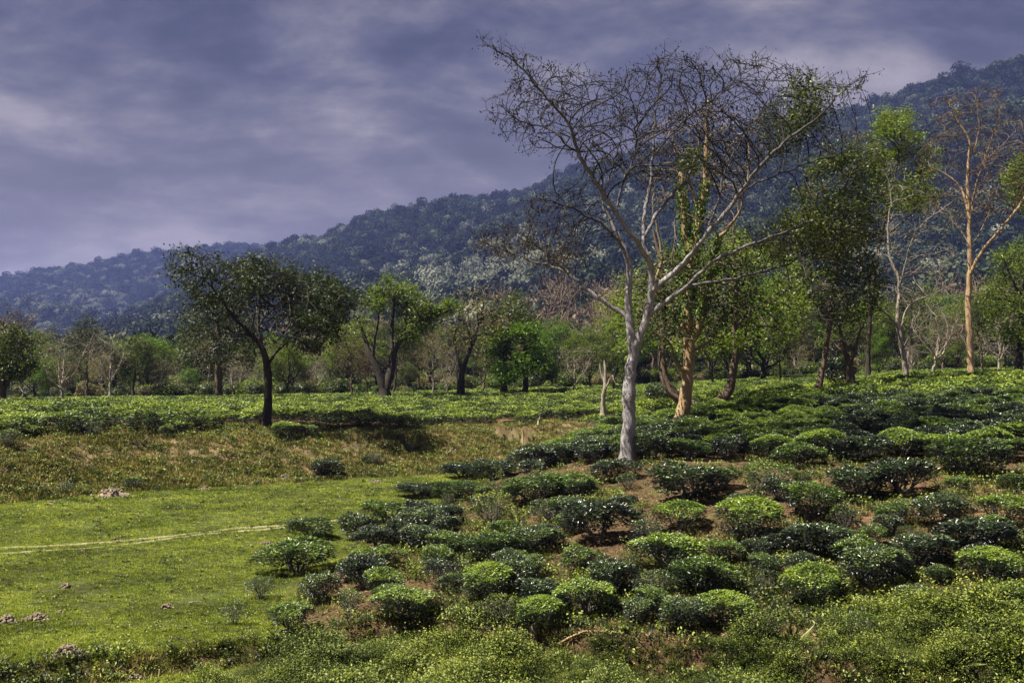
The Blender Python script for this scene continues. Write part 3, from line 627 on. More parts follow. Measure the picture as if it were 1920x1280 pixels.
tree('ochre_barked_tree', 'ochre-barked tree with leafy climber on its trunk, right behind the white-barked one', (1275, 805), 37, [
    [(1275, 803, 0, .29), (1278, 780, 0, .25), (1283, 755, 0, .235), (1287, 715, 0, .205), (1292, 677, 0, .19), (1294, 645, 0, .19), (1291, 618, 0, .18), (1292, 562, 0, .17), (1295, 513, 0, .155), (1303, 462, .1, .14), (1311, 399, .2, .12), (1322, 352, .3, .10), (1324, 293, .4, .08), (1326, 238, .5, .06), (1330, 190, .5, .035)],
    [(1294, 645, 0, .15), (1310, 621, -.3, .12), (1315, 588, -.5, .11), (1325, 536, -.7, .10), (1332, 508, -.8, .085), (1341, 458, -1, .07), (1354, 440, -1.1, .06), (1385, 400, -1.3, .04), (1400, 340, -1.5, .025)],
    [(1300, 480, 0, .15), (1288, 453, .3, .14), (1282, 399, .4, .13), (1278, 360, .45, .11), (1277, 327, .5, .08)],
    [(1290, 645, 0, .10), (1272, 595, .3, .085), (1250, 572, .5, .08), (1230, 555, .7, .07), (1232, 520, .9, .055), (1240, 470, 1, .04), (1225, 400, 1.1, .025)],
    [(1287, 700, 0, .07), (1275, 690, -.3, .055), (1262, 668, -.4, .05), (1255, 640, -.5, .04), (1215, 620, -.6, .02)],
    [(1311, 399, .2, .06), (1299, 361, .2, .05), (1285, 320, 0, .04), (1260, 270, -.2, .03), (1240, 240, -.3, .015)],
    [(1322, 352, .3, .06), (1345, 320, .5, .05), (1365, 280, .7, .04), (1400, 240, .9, .02)],
    [(1294, 660, 0, .06), (1330, 640, .5, .05), (1345, 600, .8, .04), (1400, 570, 1, .02)]],
    [([(1200, 230), (1330, 180), (1430, 230), (1420, 340), (1360, 420), (1250, 420), (1190, 330)], 420, 2.4), ([(1190, 560), (1250, 480), (1400, 480), (1420, 600), (1300, 640), (1200, 640)], 240, 2.2)], 0, 3, M['bark_ochre'],
    [LD(maxr=.014, per=3, spread=.2, L=.12, Wd=.05, droop=.4, m=M['leaf_pod'], name='leaves', keepf=lambda P: P[:, 2] > 6), LD(maxr=.014, per=9, spread=.25, L=.15, Wd=.09, droop=.3, m=M['leaf_dark'], name='leaves', keepf=lambda P: P[:, 2] < 6.5)],
    102, 'ochre-barked tree', step=.24, kill=.36, infl=1.8, tip=.009, limb_r=.045, ivy=(4.0, 9.2, 2600, .115))

tree('twin_trunked_tree', 'dark rough tree whose two trunks lean apart in a V, behind the ochre-barked one', (1325, 775), 44, [
    [(1325, 775, 0, .40), (1292, 757, 0, .34), (1262, 737, .1, .27), (1245, 706, .2, .23), (1241, 664, .3, .20), (1244, 621, .4, .18), (1243, 578, .4, .16), (1240, 529, .5, .13), (1236, 480, .6, .10), (1225, 430, .8, .06)],
    [(1325, 775, 0, .36), (1343, 760, -.1, .33), (1365, 738, -.2, .26), (1372, 705, -.2, .22), (1378, 670, -.2, .20), (1378, 618, -.2, .17), (1380, 569, -.2, .14), (1378, 523, -.1, .12), (1376, 470, 0, .09), (1375, 420, 0, .06)],
    [(1378, 618, -.2, .08), (1400, 590, -.5, .06), (1440, 570, -.9, .045), (1480, 540, -1.2, .03)], [(1244, 600, .4, .07), (1215, 570, .8, .05), (1180, 550, 1.2, .03)], [(1380, 569, -.2, .06), (1350, 530, .4, .05), (1330, 500, .7, .03)],
    [(1243, 640, .4, .07), (1275, 610, 1, .05), (1310, 590, 1.5, .03)]],
    [([(1150, 560), (1200, 500), (1300, 470), (1400, 440), (1500, 500), (1520, 600), (1450, 650), (1330, 660), (1180, 650)], 620, 3.6)], 0, 3, M['bark_brown'],
    [LD(maxr=.016, per=20, spread=.28, L=.17, Wd=.09, droop=.3, m=M['leaf_green'], name='leaves', gap=(.5, -.12))], 103, 'twin-trunked tree', rs=.78, step=.3, kill=.5, infl=2.2, tip=.012, limb_r=.05)

tree('lopped_tree', 'small lopped leafless tree with three pale stub limbs at the bank corner', (1130, 785), 48, [
    [(1130, 785, 0, .19), (1131, 765, 0, .16), (1131, 742, 0, .15), (1134, 722, 0, .13), (1135, 700, 0, .10), (1134, 676, 0, .07)], [(1134, 718, 0, .09), (1128, 700, .1, .075), (1124, 680, .1, .05)], [(1133, 732, 0, .08), (1139, 720, -.1, .07), (1147, 704, -.2, .05)], [(1147, 706, -.2, .03), (1152, 716, -.3, .02), (1158, 722, -.4, .012)]],
    [], 0, 1, M['bark_pale'], [], 104, 'lopped tree', rs=.68, step=.2, cat='tree')

tree('broad_crowned_tree', 'broad dark-leaved tree with leaning trunk on the far bank edge, left of centre', (497, 795), 46.5, [
    [(497, 793, 0, .30), (500, 770, 0, .24), (503, 745, 0, .225), (503, 700, 0, .20), (497, 668, 0, .175), (487, 645, 0, .15), (470, 627, -.2, .115), (450, 607, -.4, .10), (429, 583, -.6, .085), (412, 558, -.8, .065), (390, 530, -1, .045), (360, 510, -1.2, .03)],
    [(489, 648, 0, .10), (484, 612, .2, .09), (487, 580, .4, .075), (482, 545, .6, .055), (470, 515, .8, .035)],
    [(501, 690, 0, .09), (515, 665, .3, .075), (540, 640, .6, .06), (575, 610, .9, .045), (610, 575, 1.2, .03)],
    [(484, 612, .2, .06), (510, 580, -.2, .05), (545, 550, -.5, .04), (590, 540, -.8, .025)], [(470, 627, -.2, .05), (440, 625, -.5, .035), (400, 600, -.8, .02)]],
    [([(322, 505), (345, 480), (372, 466), (405, 480), (420, 505), (470, 483), (505, 500), (545, 505), (575, 525), (600, 513), (630, 530), (640, 560), (684, 550), (672, 580), (640, 590), (625, 620), (560, 615), (500, 590), (450, 595), (395, 580), (368, 560), (360, 530), (325, 520)], 1500, 3.0),
     ([(380, 580), (450, 590), (640, 590), (650, 640), (560, 665), (460, 650), (390, 620)], 170, 2.2)], 0, 3, M['bark_dark'],
    [LD(maxr=.016, per=14, spread=.22, L=.16, Wd=.085, droop=.3, m=M['leaf_dark'], name='leaves', gap=(.42, -.03))], 105, 'broad dark-crowned tree', rs=.8, step=.25, kill=.34, infl=2.0, tip=.011, limb_r=.05, flare=.8)

tree('straight_trunked_tree', 'straight brown-trunked tree with sparse drooping crown, behind the broad dark-crowned one', (409, 748), 74, [
    [(409, 746, 0, .30), (409, 700, 0, .25), (411, 650, 0, .20), (408, 610, 0, .13), (405, 580, 0, .06)], [(411, 650, 0, .09), (440, 610, .4, .05)], [(410, 640, 0, .09), (380, 610, -.4, .05)]],
    [([(345, 575), (400, 545), (470, 570), (485, 650), (460, 690), (360, 690), (335, 640)], 420, 2.8)], 0, 3, M['bark_brown'], [LD(maxr=.02, per=18, spread=.4, L=.22, Wd=.11, droop=.6, m=M['leaf_dark'], name='leaves')], 106, 'straight brown-trunked tree', step=.4, kill=.65, infl=3, tip=.015)

tree('forked_tree', 'dark tree forked low in a wide V with patchy green crown, centre left', (722, 743), 76, [
    [(722, 742, 0, .42), (719, 725, 0, .36), (710, 700, 0, .27), (698, 672, .1, .23), (690, 655, .2, .18), (685, 635, .3, .12), (672, 600, .5, .06)],
    [(722, 735, 0, .35), (731, 705, 0, .30), (736, 672, 0, .27), (745, 645, -.3, .22), (762, 625, -.6, .18), (785, 605, -1, .14), (820, 590, -1.4, .10), (850, 580, -1.6, .05)],
    [(736, 672, 0, .20), (735, 640, .4, .16), (736, 600, .6, .12), (740, 560, .8, .07)], [(745, 645, -.3, .13), (760, 615, .3, .11), (785, 585, .8, .08), (800, 565, 1, .05)], [(698, 672, .1, .12), (702, 640, -.3, .09), (710, 600, -.6, .06)]],
    [([(683, 560), (700, 540), (735, 528), (775, 535), (790, 560), (800, 580), (790, 600), (740, 600), (690, 600)], 240, 2.6), ([(820, 575), (850, 560), (870, 580), (830, 600), (790, 615), (780, 640), (750, 630)], 80, 1.6), ([(680, 610), (720, 600), (770, 640), (765, 670), (700, 665), (670, 640)], 110, 2.0)], 0, 3, M['bark_dark'],
    [LD(maxr=.022, per=28, spread=.34, L=.26, Wd=.13, droop=.1, m=M['leaf_green'], name='leaves', gap=(.35, -.05))], 107, 'low-forked tree', step=.42, kill=.6, infl=3, tip=.016, limb_r=.07)

tree('bushy_tree', 'dense bright green bushy tree with foliage almost to the ground, centre of the field edge', (985, 724), 80, [
    [(985, 724, 0, .22), (986, 690, 0, .17), (984, 650, 0, .12), (980, 625, 0, .06)], [(985, 700, 0, .08), (1005, 680, .4, .05)], [(985, 700, 0, .08), (965, 680, -.4, .05)], [(985, 680, 0, .07), (995, 650, .6, .04)]],
    [([(935, 700), (920, 660), (935, 625), (965, 610), (1000, 615), (1015, 640), (1030, 680), (1040, 710), (1000, 718), (950, 715)], 560, 2.6)], 0, 3, M['bark_dark'],
    [LD(maxr=.03, per=26, spread=.34, L=.26, Wd=.14, droop=.1, m=M['leaf_bright'], name='leaves', gap=(.45, -.2))], 108, 'bright bushy tree', step=.4, kill=.5, infl=2.5, tip=.014)
tree('thin_dark_tree', 'dark slender tree with thin top rising just left of the bright bushy one', (945, 728), 82, [
    [(945, 728, 0, .28), (946, 690, 0, .22), (947, 650, 0, .17), (955, 610, 0, .12), (952, 570, 0, .06)], [(947, 650, 0, .1), (975, 620, .5, .06), (1000, 600, .6, .04)]],
    [([(915, 690), (905, 640), (930, 570), (960, 555), (1000, 590), (1010, 620), (960, 640), (950, 690)], 260, 2.6)], 0, 3, M['bark_dark'], [LD(maxr=.02, per=24, spread=.4, L=.22, Wd=.13, droop=.2, m=M['leaf_deep'], name='leaves')], 109, 'thin dark tree', step=.42, kill=.6, infl=3, tip=.015)
tree('leaning_tree', 'slim dark tree leaning right with a ragged brownish crown, right of the low-forked tree', (864, 732), 78, [
    [(864, 731, 0, .28), (866, 700, 0, .22), (875, 670, 0, .18), (887, 640, 0, .14), (897, 605, 0, .10), (906, 575, 0, .06)], [(866, 700, 0, .1), (858, 670, .3, .07), (850, 640, .5, .04)], [(887, 640, 0, .08), (870, 600, .4, .05)], [(897, 605, 0, .07), (930, 575, .4, .04)]],
    [([(850, 600), (900, 545), (945, 560), (935, 620), (900, 650), (850, 650)], 260, 2.4)], 0, 3, M['bark_dark'], [LD(maxr=.02, per=5, spread=.4, L=.24, Wd=.10, droop=.2, m=M['leaf_tan'], name='leaves')], 110, 'slim leaning tree', step=.42, kill=.55, infl=3, tip=.02)

tree('tall_dark_tree', 'tall dark green tree with upright bare trunk and heavy layered crown, right of centre', (1534, 745), 48, [
    [(1534, 744, 0, .22), (1538, 715, 0, .19), (1545, 680, 0, .17), (1551, 640, 0, .155), (1556, 600, 0, .14), (1561, 550, 0, .125), (1568, 500, 0, .11), (1572, 450, 0, .09), (1580, 390, .2, .07), (1590, 320, .4, .05), (1600, 270, .5, .03)],
    [(1556, 600, 0, .06), (1530, 570, -.6, .05), (1505, 540, -1, .03)], [(1561, 560, 0, .06), (1595, 530, .6, .05), (1625, 500, 1, .03)], [(1572, 450, 0, .06), (1540, 400, -.6, .045), (1510, 350, -.9, .03)], [(1568, 500, 0, .06), (1530, 460, .6, .045), (1490, 430, 1, .03)]],
    [([(1490, 500), (1540, 470), (1600, 470), (1640, 500), (1640, 560), (1600, 600), (1540, 610), (1495, 560)], 420, 2.0), ([(1470, 440), (1500, 380), (1515, 300), (1560, 265), (1600, 230), (1640, 260), (1660, 320), (1640, 400), (1600, 450), (1520, 460)], 430, 2.2)], 0, 3, M['bark_brown'],
    [LD(maxr=.018, per=20, spread=.26, L=.17, Wd=.09, droop=.1, m=M['leaf_deep'], name='leaves', gap=(.5, -.16))], 111, 'tall dark green tree', rs=.75, step=.3, kill=.42, infl=2.2, tip=.011, limb_r=.05)
tree('high_crowned_tree', 'dark-trunked tree with a high olive green crown, behind the pale crooked tree', (1628, 706), 66, [
    [(1628, 705, 0, .22), (1628, 670, 0, .19), (1630, 610, 0, .17), (1636, 540, 0, .15), (1648, 460, 0, .13), (1665, 390, 0, .10), (1680, 320, 0, .07), (1690, 260, 0, .04)], [(1665, 390, 0, .08), (1700, 350, .5, .05), (1730, 320, .8, .03)], [(1648, 460, 0, .07), (1690, 420, -.5, .05), (1720, 390, -.8, .03)], [(1665, 390, 0, .06), (1640, 330, -.5, .04)]],
    [([(1640, 250), (1650, 212), (1700, 215), (1730, 260), (1755, 300), (1750, 370), (1725, 400), (1690, 390), (1650, 400), (1625, 330)], 520, 2.8)], 0, 3, M['bark_dark'],
    [LD(maxr=.018, per=22, spread=.28, L=.20, Wd=.10, droop=.1, m=M['leaf_green'], name='leaves', gap=(.45, -.16))], 112, 'high-crowned olive tree', rs=.75, step=.36, kill=.5, infl=2.4, tip=.012, limb_r=.05)
tree('pale_crooked_tree', 'pale bare crooked tree with twisting limbs, between the dark green and golden trees', (1699, 724), 52, [
    [(1699, 723, 0, .20), (1698, 695, 0, .175), (1693, 660, 0, .155), (1686, 625, 0, .14), (1683, 593, 0, .11), (1685, 555, 0, .095), (1684, 520, 0, .085), (1668, 484, .2, .07), (1665, 425, .3, .055), (1671, 371, .5, .04), (1660, 320, .6, .025)],
    [(1684, 612, 0, .075), (1665, 590, -.3, .065), (1646, 573, -.5, .06), (1637, 545, -.7, .05), (1636, 525, -.8, .042), (1605, 505, -1, .032), (1582, 494, -1.1, .02)],
    [(1685, 540, 0, .06), (1695, 504, -.3, .052), (1705, 465, -.5, .045), (1725, 425, -.7, .035), (1774, 386, -1, .02)],
    [(1688, 635, 0, .06), (1698, 583, .4, .05), (1720, 563, .6, .042), (1764, 548, .9, .025)], [(1693, 655, 0, .04), (1712, 620, -.5, .032), (1722, 640, -.7, .02)], [(1637, 545, -.7, .03), (1615, 480, -.5, .02), (1640, 420, -.2, .012)]],
    [([(1590, 520), (1600, 440), (1640, 360), (1670, 300), (1700, 330), (1760, 370), (1800, 400), (1790, 540), (1740, 580), (1660, 560)], 420, 2.6)], 0, 3, M['bark_pale'],
    [LD(maxr=.012, per=2, spread=.2, L=.12, Wd=.06, droop=.3, m=M['leaf_tan'], name='leaves')], 113, 'pale crooked tree', rs=.78, step=.28, kill=.5, infl=2.2, tip=.010, limb_r=.04, jit=.25)
tree('golden_barked_tree', 'tall golden-barked tree with reddish sparse crown near the right edge', (1823, 724), 54.5, [
    [(1823, 722, 0, .27), (1821, 690, 0, .235), (1818, 642, 0, .215), (1816, 568, 0, .19), (1818, 515, 0, .17), (1818, 445, 0, .13), (1816, 386, 0, .11), (1814, 340, 0, .095), (1817, 297, .1, .08), (1816, 260, .2, .065), (1793, 224, .4, .045), (1779, 190, .5, .025)],
    [(1818, 520, 0, .12), (1838, 475, -.5, .105), (1872, 435, -1, .095), (1911, 386, -1.5, .08), (1950, 330, -2, .05)], [(1816, 400, 0, .08), (1803, 357, .5, .07), (1785, 335, .7, .06), (1764, 322, .9, .045), (1730, 310, 1, .025)],
    [(1818, 420, 0, .08), (1828, 356, -.4, .06), (1845, 300, -.7, .045), (1867, 239, -1, .03), (1875, 190, -1.1, .018)], [(1818, 460, 0, .05), (1800, 430, .5, .04), (1774, 405, .8, .025)], [(1817, 300, .1, .05), (1835, 250, .4, .035), (1830, 190, .6, .02)], [(1816, 330, .1, .05), (1860, 290, .8, .035), (1900, 250, 1.2, .02)],
    [(1816, 470, 0, .05), (1845, 420, .6, .04), (1880, 330, 1, .025)]],
    [([(1725, 320), (1745, 240), (1740, 185), (1775, 170), (1860, 165), (1900, 200), (1940, 260), (1950, 350), (1900, 400), (1850, 420), (1780, 420), (1740, 380)], 720, 3.2)], 0, 3, M['bark_gold'],
    [LD(maxr=.013, per=2, spread=.2, L=.15, Wd=.07, droop=.4, m=M['leaf_rust'], name='leaves')], 114, 'golden-barked tree', rs=.78, step=.28, kill=.42, infl=2.0, tip=.010, limb_r=.045, jit=.22)
tree('gnarled_tree', 'short gnarled half-bare tree beside a dark shrub, right of the tall dark green tree', (1598, 738), 50.5, [
    [(1598, 737, 0, .24), (1597, 710, 0, .20), (1592, 688, 0, .18), (1584, 660, 0, .14), (1580, 635, 0, .09), (1572, 610, 0, .05)], [(1592, 690, 0, .12), (1602, 665, -.2, .09), (1607, 640, -.3, .07), (1615, 615, -.4, .04)], [(1584, 660, 0, .07), (1570, 650, .3, .05), (1555, 630, .5, .03)]],
    [([(1545, 640), (1570, 600), (1620, 590), (1640, 640), (1610, 670), (1560, 665)], 130, 1.3)], 0, 3, M['bark_brown'], [LD(maxr=.014, per=5, spread=.2, L=.13, Wd=.06, droop=.2, m=M['leaf_tan'], name='leaves')], 115, 'gnarled tree', step=.26, kill=.4, infl=2, tip=.011, limb_r=.05)
tree('edge_tree', 'tall leafy green tree at the right border, its crown partly out of view', (1912, 716), 62, [
    [(1912, 714, 0, .26), (1910, 670, 0, .22), (1915, 600, 0, .19), (1925, 520, 0, .16), (1935, 430, 0, .12), (1945, 340, 0, .07)], [(1915, 590, 0, .09), (1890, 560, .5, .06), (1870, 530, .8, .03)], [(1925, 520, 0, .09), (1960, 480, .5, .06)], [(1920, 560, 0, .07), (1895, 520, -.6, .05), (1880, 480, -.9, .03)]],
    [([(1890, 330), (1920, 290), (1990, 300), (2010, 380), (1950, 400), (1895, 380)], 240, 2.4), ([(1850, 560), (1870, 480), (1960, 440), (2020, 480), (2020, 620), (1960, 650), (1870, 640)], 300, 2.6)], 0, 3, M['bark_dark'],
    [LD(maxr=.02, per=24, spread=.34, L=.2, Wd=.10, droop=.1, m=M['leaf_green'], name='leaves')], 116, 'right border tree', step=.34, kill=.5, infl=2.4, tip=.012, limb_r=.05)
tree('left_edge_tree', 'tall dark tree at the left border with a rusty twig top above green foliage', (5, 772), 62, [
    [(5, 770, 0, .24), (4, 730, 0, .2), (4, 690, 0, .17), (6, 650, 0, .13), (8, 620, 0, .09), (4, 600, 0, .05)], [(4, 700, 0, .08), (30, 670, .5, .05), (45, 650, .8, .03)], [(6, 650, 0, .08), (25, 625, -.5, .05), (50, 605, -.7, .02)], [(4, 740, 0, .07), (16, 720, .3, .05), (22, 700, .4, .03)]],
    [([(-40, 640), (-20, 610), (20, 615), (48, 625), (50, 660), (60, 690), (30, 715), (-30, 700)], 320, 2.2), ([(-30, 600), (20, 595), (58, 592), (60, 615), (20, 615)], 90, 1.6)], 0, 3, M['bark_brown'],
    [LD(maxr=.02, per=24, spread=.32, L=.2, Wd=.10, droop=.1, m=M['leaf_deep'], name='leaves', keepf=lambda P: P[:, 2] < 4.9), LD(maxr=.02, per=5, spread=.25, L=.15, Wd=.08, droop=.3, m=M['leaf_rust'], name='leaves', keepf=lambda P: P[:, 2] >= 4.9)], 117, 'left border tree', step=.32, kill=.45, infl=2.4, tip=.012)

# ------------------------------------------------------------------ the row of smaller trees along the field edge: one of each kind, then copies
def proto_tree(kind, seed):
    rng = np.random.default_rng(seed); sk = Skel(rng); H = 1.0       # built 10 m tall, scaled per copy
    spec = {'leafy': (M['bark_dark'], M['leaf_green'], .28, .55, 3.3, 560, .23, 24), 'bright': (M['bark_dark'], M['leaf_bright'], .20, .62, 3.0, 520, .23, 24), 'dark': (M['bark_dark'], M['leaf_deep'], .33, .60, 2.8, 520, .23, 26),
            'bare': (M['bark_pale'], M['leaf_tan'], .26, .65, 3.2, 480, .20, 1), 'pale': (M['bark_pale'], M['leaf_tan'], .34, .65, 2.6, 440, .20, 9), 'rust': (M['bark_brown'], M['leaf_rust'], .30, .6, 2.8, 460, .20, 7), 'thin': (M['bark_brown'], M['leaf_dark'], .38, .68, 1.9, 360, .22, 20)}[kind]
    bark, lm, z0, zc, rad, natt, ls, per = spec; lean = rng.normal(0, .5, 2); fork = kind in ('bare', 'leafy', 'bright')
    zt = 10 * z0; P0 = [[0, 0, -.4], [0, 0, .2], [lean[0] * .3, lean[1] * .3, zt * .5], [lean[0] * .6, lean[1] * .6, zt]]
    P0 += [[lean[0] * .8 + rng.normal(0, .3), lean[1] * .8 + rng.normal(0, .3), zt + .35 * (10 - zt)], [lean[0] + rng.normal(0, .4), lean[1] + rng.normal(0, .4), 8.3]]
    sk.guide(P0, [.20, .17, .145, .12, .075, .03], .4, .05)
    nl = 5
    for i in range(nl):
        a = i * 2 * math.pi / nl + rng.uniform(-.5, .5); s = np.array([lean[0] * .6, lean[1] * .6, zt * rng.uniform(.85, 1.25) if fork else zt * rng.uniform(.9, 1.9)]); q = rad * rng.uniform(.5, .8)
        e = s + np.array([math.cos(a) * q, math.sin(a) * q, rng.uniform(2.2, 4.5) if fork else rng.uniform(.8, 2)]); m_ = (s + e) / 2 + np.array([math.cos(a) * .25, math.sin(a) * .25, -.2]) + rng.normal(0, .15, 3)
        sk.guide([s, m_, e], [.085, .065, .035], .4, .05)
    q = unit(rng.normal(0, 1, (natt * 3, 3))) * (rng.uniform(0, 1, (natt * 3, 1)) ** .4); lob = unit(rng.normal(0, 1, (6, 3))); q = q * (.72 + .4 * (np.maximum(0, q @ lob.T) ** 2).max(1))[:, None]
    A = q[:natt] * np.array([rad, rad, 10 * (1 - z0) * .5]) + np.array([lean[0], lean[1], 10 * (z0 + (1 - z0) * .5)])
    sk.grow(A, .4, 3.2, .55, 60, .22); sk.twigs(.2, 3, .3, .7, .1); sk.finish(.013)
    t = bpy.data.objects.new(kind + '_tree', None)
    big = [c for c in sk.chains if sk.r[c[min(1, len(c) - 1)]] >= .05]; sm = [c for c in sk.chains if sk.r[c[min(1, len(c) - 1)]] < .05]
    parts = [('trunk', tubes_mesh('trunk', sk, big, bark, .5)), ('twigs', tubes_mesh('twigs', sk, sm, bark)), ('leaves', leafy(sk, rng, maxr=.022, per=per, spread=.30, L=ls, Wd=ls * .5, droop=.1, m=lm, name='leaves', gap=(.35, -.10) if per > 6 else None))]
    return t, parts
PR = {}; FRONT = []
def place_tree(kind, var, px, py, top, label, group=None, d=None, wide=1.0):
    key = (kind, var)
    if key not in PR: PR[key] = proto_tree(kind, 500 + var * 17 + sum(map(ord, kind)))[1]
    if d is None: x, y, z = hit(px, py)
    else: x = (px - 960) / F * d; y = d; z = float(terrain(np.array([x]), np.array([d]))[0])
    h = (HOR - top) / F * y + EZ - z; s = h / 10.0
    names = {'leafy': 'leafy_tree', 'bright': 'leafy_tree', 'dark': 'dark_tree', 'bare': 'bare_tree', 'pale': 'pale_tree', 'rust': 'rusty_tree', 'thin': 'slender_tree'}
    t = empty(names[kind], (x, y, z), random.uniform(0, 6.28)); t.scale = (s * wide, s * wide, s); tag(t, label, 'tree', group)
    for nm, me in PR[key]:
        if me:
            o = obj(nm, me, t)
            if nm != 'trunk': o['kind'] = 'stuff'
    FRONT.append((t, px, kind)); return t
G1 = 'trees along the far edge of the tea field'
for (kind, var, px, d, top, wide, lab) in [
    ('leafy', 0, 66, 92, 650, 1.2, 'round green tree at far left, second from the left border'),
    ('bright', 0, 82, 78, 672, .9, 'low olive green tree with a short brown stem, third from the left border'),
    ('bare', 0, 122, 66, 612, 1.2, 'bare pale tree with a leaning dark foot, right of the low olive tree'),
    ('thin', 0, 163, 96, 596, 1.0, 'dark narrow tree with a small green tuft on top, far left'),
    ('bare', 1, 207, 92, 612, 1.0, 'pale bare tree with several upright limbs, right of the tufted narrow tree'),
    ('pale', 0, 190, 105, 660, 1.0, 'small pale-limbed tree between the tufted narrow tree and the upright bare one'),
    ('dark', 0, 250, 98, 632, 1.1, 'brown-trunked tree with outstretched crooked arms, left part of the field edge'),
    ('pale', 1, 300, 108, 668, 1.0, 'small thin-leaved pale tree left of the straight brown-trunked tree'),
    ('bright', 1, 352, 104, 690, 1.1, 'low bright green tree just left of the straight brown-trunked tree'),
    ('dark', 1, 375, 112, 612, 1.1, 'dark tree behind the bright low one, left of the straight brown trunk'),
    ('bare', 2, 437, 92, 650, .9, 'slender white-stemmed bare tree between the brown trunk and the broad dark-crowned tree'),
    ('pale', 2, 455, 104, 660, 1.0, 'white-stemmed tree close left of the leaning broad-crowned trunk'),
    ('leafy', 1, 540, 90, 640, 1.2, 'green tree with slanting dark stems just right of the broad dark-crowned trunk'),
    ('bare', 0, 598, 100, 660, 1.0, 'small bare tree in the gap right of the broad dark-crowned tree'),
    ('pale', 1, 575, 112, 650, 1.0, 'pale leafy tree behind the gap right of the broad dark-crowned tree'),
    ('rust', 0, 662, 80, 618, 1.1, 'many-stemmed pale shrubby tree with brownish top, left of the low-forked tree'),
    ('rust', 1, 690, 92, 640, .9, 'brown tree half hidden behind the low-forked tree'),
    ('leafy', 2, 650, 118, 640, 1.2, 'dark green tree far behind the brownish many-stemmed one'),
    ('dark', 0, 768, 100, 680, 1.1, 'low dark round tree right of the low-forked trunk'),
    ('pale', 0, 812, 84, 625, .9, 'slim tree pair with yellow-green foliage, left of the slim leaning tree'),
    ('bare', 1, 838, 90, 650, .8, 'pale thin bare tree between the yellow-green pair and the slim leaning tree'),
    ('rust', 2, 905, 92, 600, 1.0, 'ragged tan tree just right of the slim leaning one'),
    ('leafy', 0, 930, 112, 660, 1.1, 'green tree behind and left of the bright bushy tree'),
    ('bare', 2, 1070, 82, 640, 1.3, 'small pale bare tree with flat brownish crown, right of the bright bushy tree'),
    ('leafy', 1, 1110, 88, 620, 1.2, 'dense dark green tree left of the white trunk, behind the lopped tree'),
    ('dark', 1, 1150, 80, 640, 1.1, 'dark green tree right behind the white-barked trunk'),
    ('bright', 1, 1205, 96, 610, 1.1, 'green tree in the wood seen between the white and ochre trunks'),
    ('leafy', 2, 1335, 84, 590, 1.0, 'green tree seen through the V of the twin-trunked tree'),
    ('pale', 2, 1300, 100, 560, 1.1, 'thin pale leafy tree behind the ochre trunk'),
    ('bright', 0, 1430, 88, 520, 1.5, 'big bright green rounded tree right of the twin-trunked tree'),
    ('dark', 0, 1465, 76, 600, 1.0, 'black-green dense tree in front of the bright rounded one'),
    ('leafy', 0, 1400, 100, 600, 1.1, 'green tree at the left foot of the bright rounded one'),
    ('pale', 1, 1500, 84, 640, 1.0, 'small pale leafy tree left of the tall dark green trunk'),
    ('bright', 0, 1648, 86, 625, 1.0, 'low light green tree right of the gnarled tree'),
    ('thin', 1, 1628, 90, 610, 1.0, 'narrow dark-stemmed tree behind the high-crowned olive tree'),
    ('bare', 0, 1745, 78, 560, 1.2, 'pale bare tree with arching arms between the pale crooked and golden trees'),
    ('rust', 0, 1765, 98, 590, 1.2, 'rust-brown tree left of the golden trunk'),
    ('bare', 1, 1710, 92, 640, 1.0, 'small bare tree low behind the pale crooked trunk'),
    ('leafy', 1, 1795, 96, 640, 1.0, 'green tree just left behind the golden trunk'),
    ('thin', 0, 1842, 64, 560, .9, 'thin dark-stemmed tree touching the golden trunk on its right'),
    ('bare', 2, 1872, 76, 580, 1.1, 'bare tree with long level arms right of the golden trunk'),
    ('leafy', 2, 1885, 88, 560, 1.1, 'green tree behind the bare level-armed one at right'),
    ('rust', 1, 1860, 110, 560, 1.2, 'reddish tree in the distance right of the golden trunk'),
    ('dark', 1, 1945, 84, 520, 1.1, 'dark green tree cut by the right border')]:
    place_tree(kind, var, px, 0, top, lab, G1, d, wide)
nfront = len(FRONT); wr = random.Random(5); kk_ = ['leafy', 'dark', 'pale', 'thin', 'rust', 'leafy', 'thin', 'bright', 'leafy', 'pale', 'bare']
for i in range(170):      # second and third row of the wood behind
    px = -60 + i * 12.1 + wr.uniform(-14, 14); d = wr.uniform(100, 152); kd = wr.choice(kk_)
    top = (650 if px < 600 else 632 if px < 1150 else 580) + wr.uniform(-36, 30)
    place_tree(kd, wr.randrange(2), px, 0, top, 'hazy tree in the wood standing behind the front row at the field edge', 'wood behind the field edge', d, wr.uniform(.75, 1.25))
adj = {'leafy': 'leafy green', 'bright': 'light green', 'dark': 'dark', 'bare': 'bare', 'pale': 'pale thin-leaved', 'rust': 'brownish', 'thin': 'narrow'}; near_ = {'leafy': 'green tree', 'bright': 'light green tree', 'dark': 'dark tree', 'bare': 'bare tree', 'pale': 'pale tree', 'rust': 'brownish tree', 'thin': 'narrow tree'}
seen = {}
LMK = [(n_, 960 + F * x_ / y_) for n_, x_, y_ in TREES]
for t, px, kd in sorted(FRONT[nfront:], key=lambda q: q[0].location.y):
    b = min(LMK, key=lambda q: abs(q[1] - px)); s_ = 'right of' if px > b[1] else 'left of'; kq = (kd, b[0], s_); seen[kq] = seen.get(kq, 0) + 1
    t['label'] = '%s%s tree in the wood, behind and %s the %s' % (['', 'second ', 'third ', 'fourth ', 'fifth ', 'sixth ', 'seventh ', 'eighth ', 'ninth ', 'tenth '][min(seen[kq] - 1, 9)], adj[kd], s_, b[0])
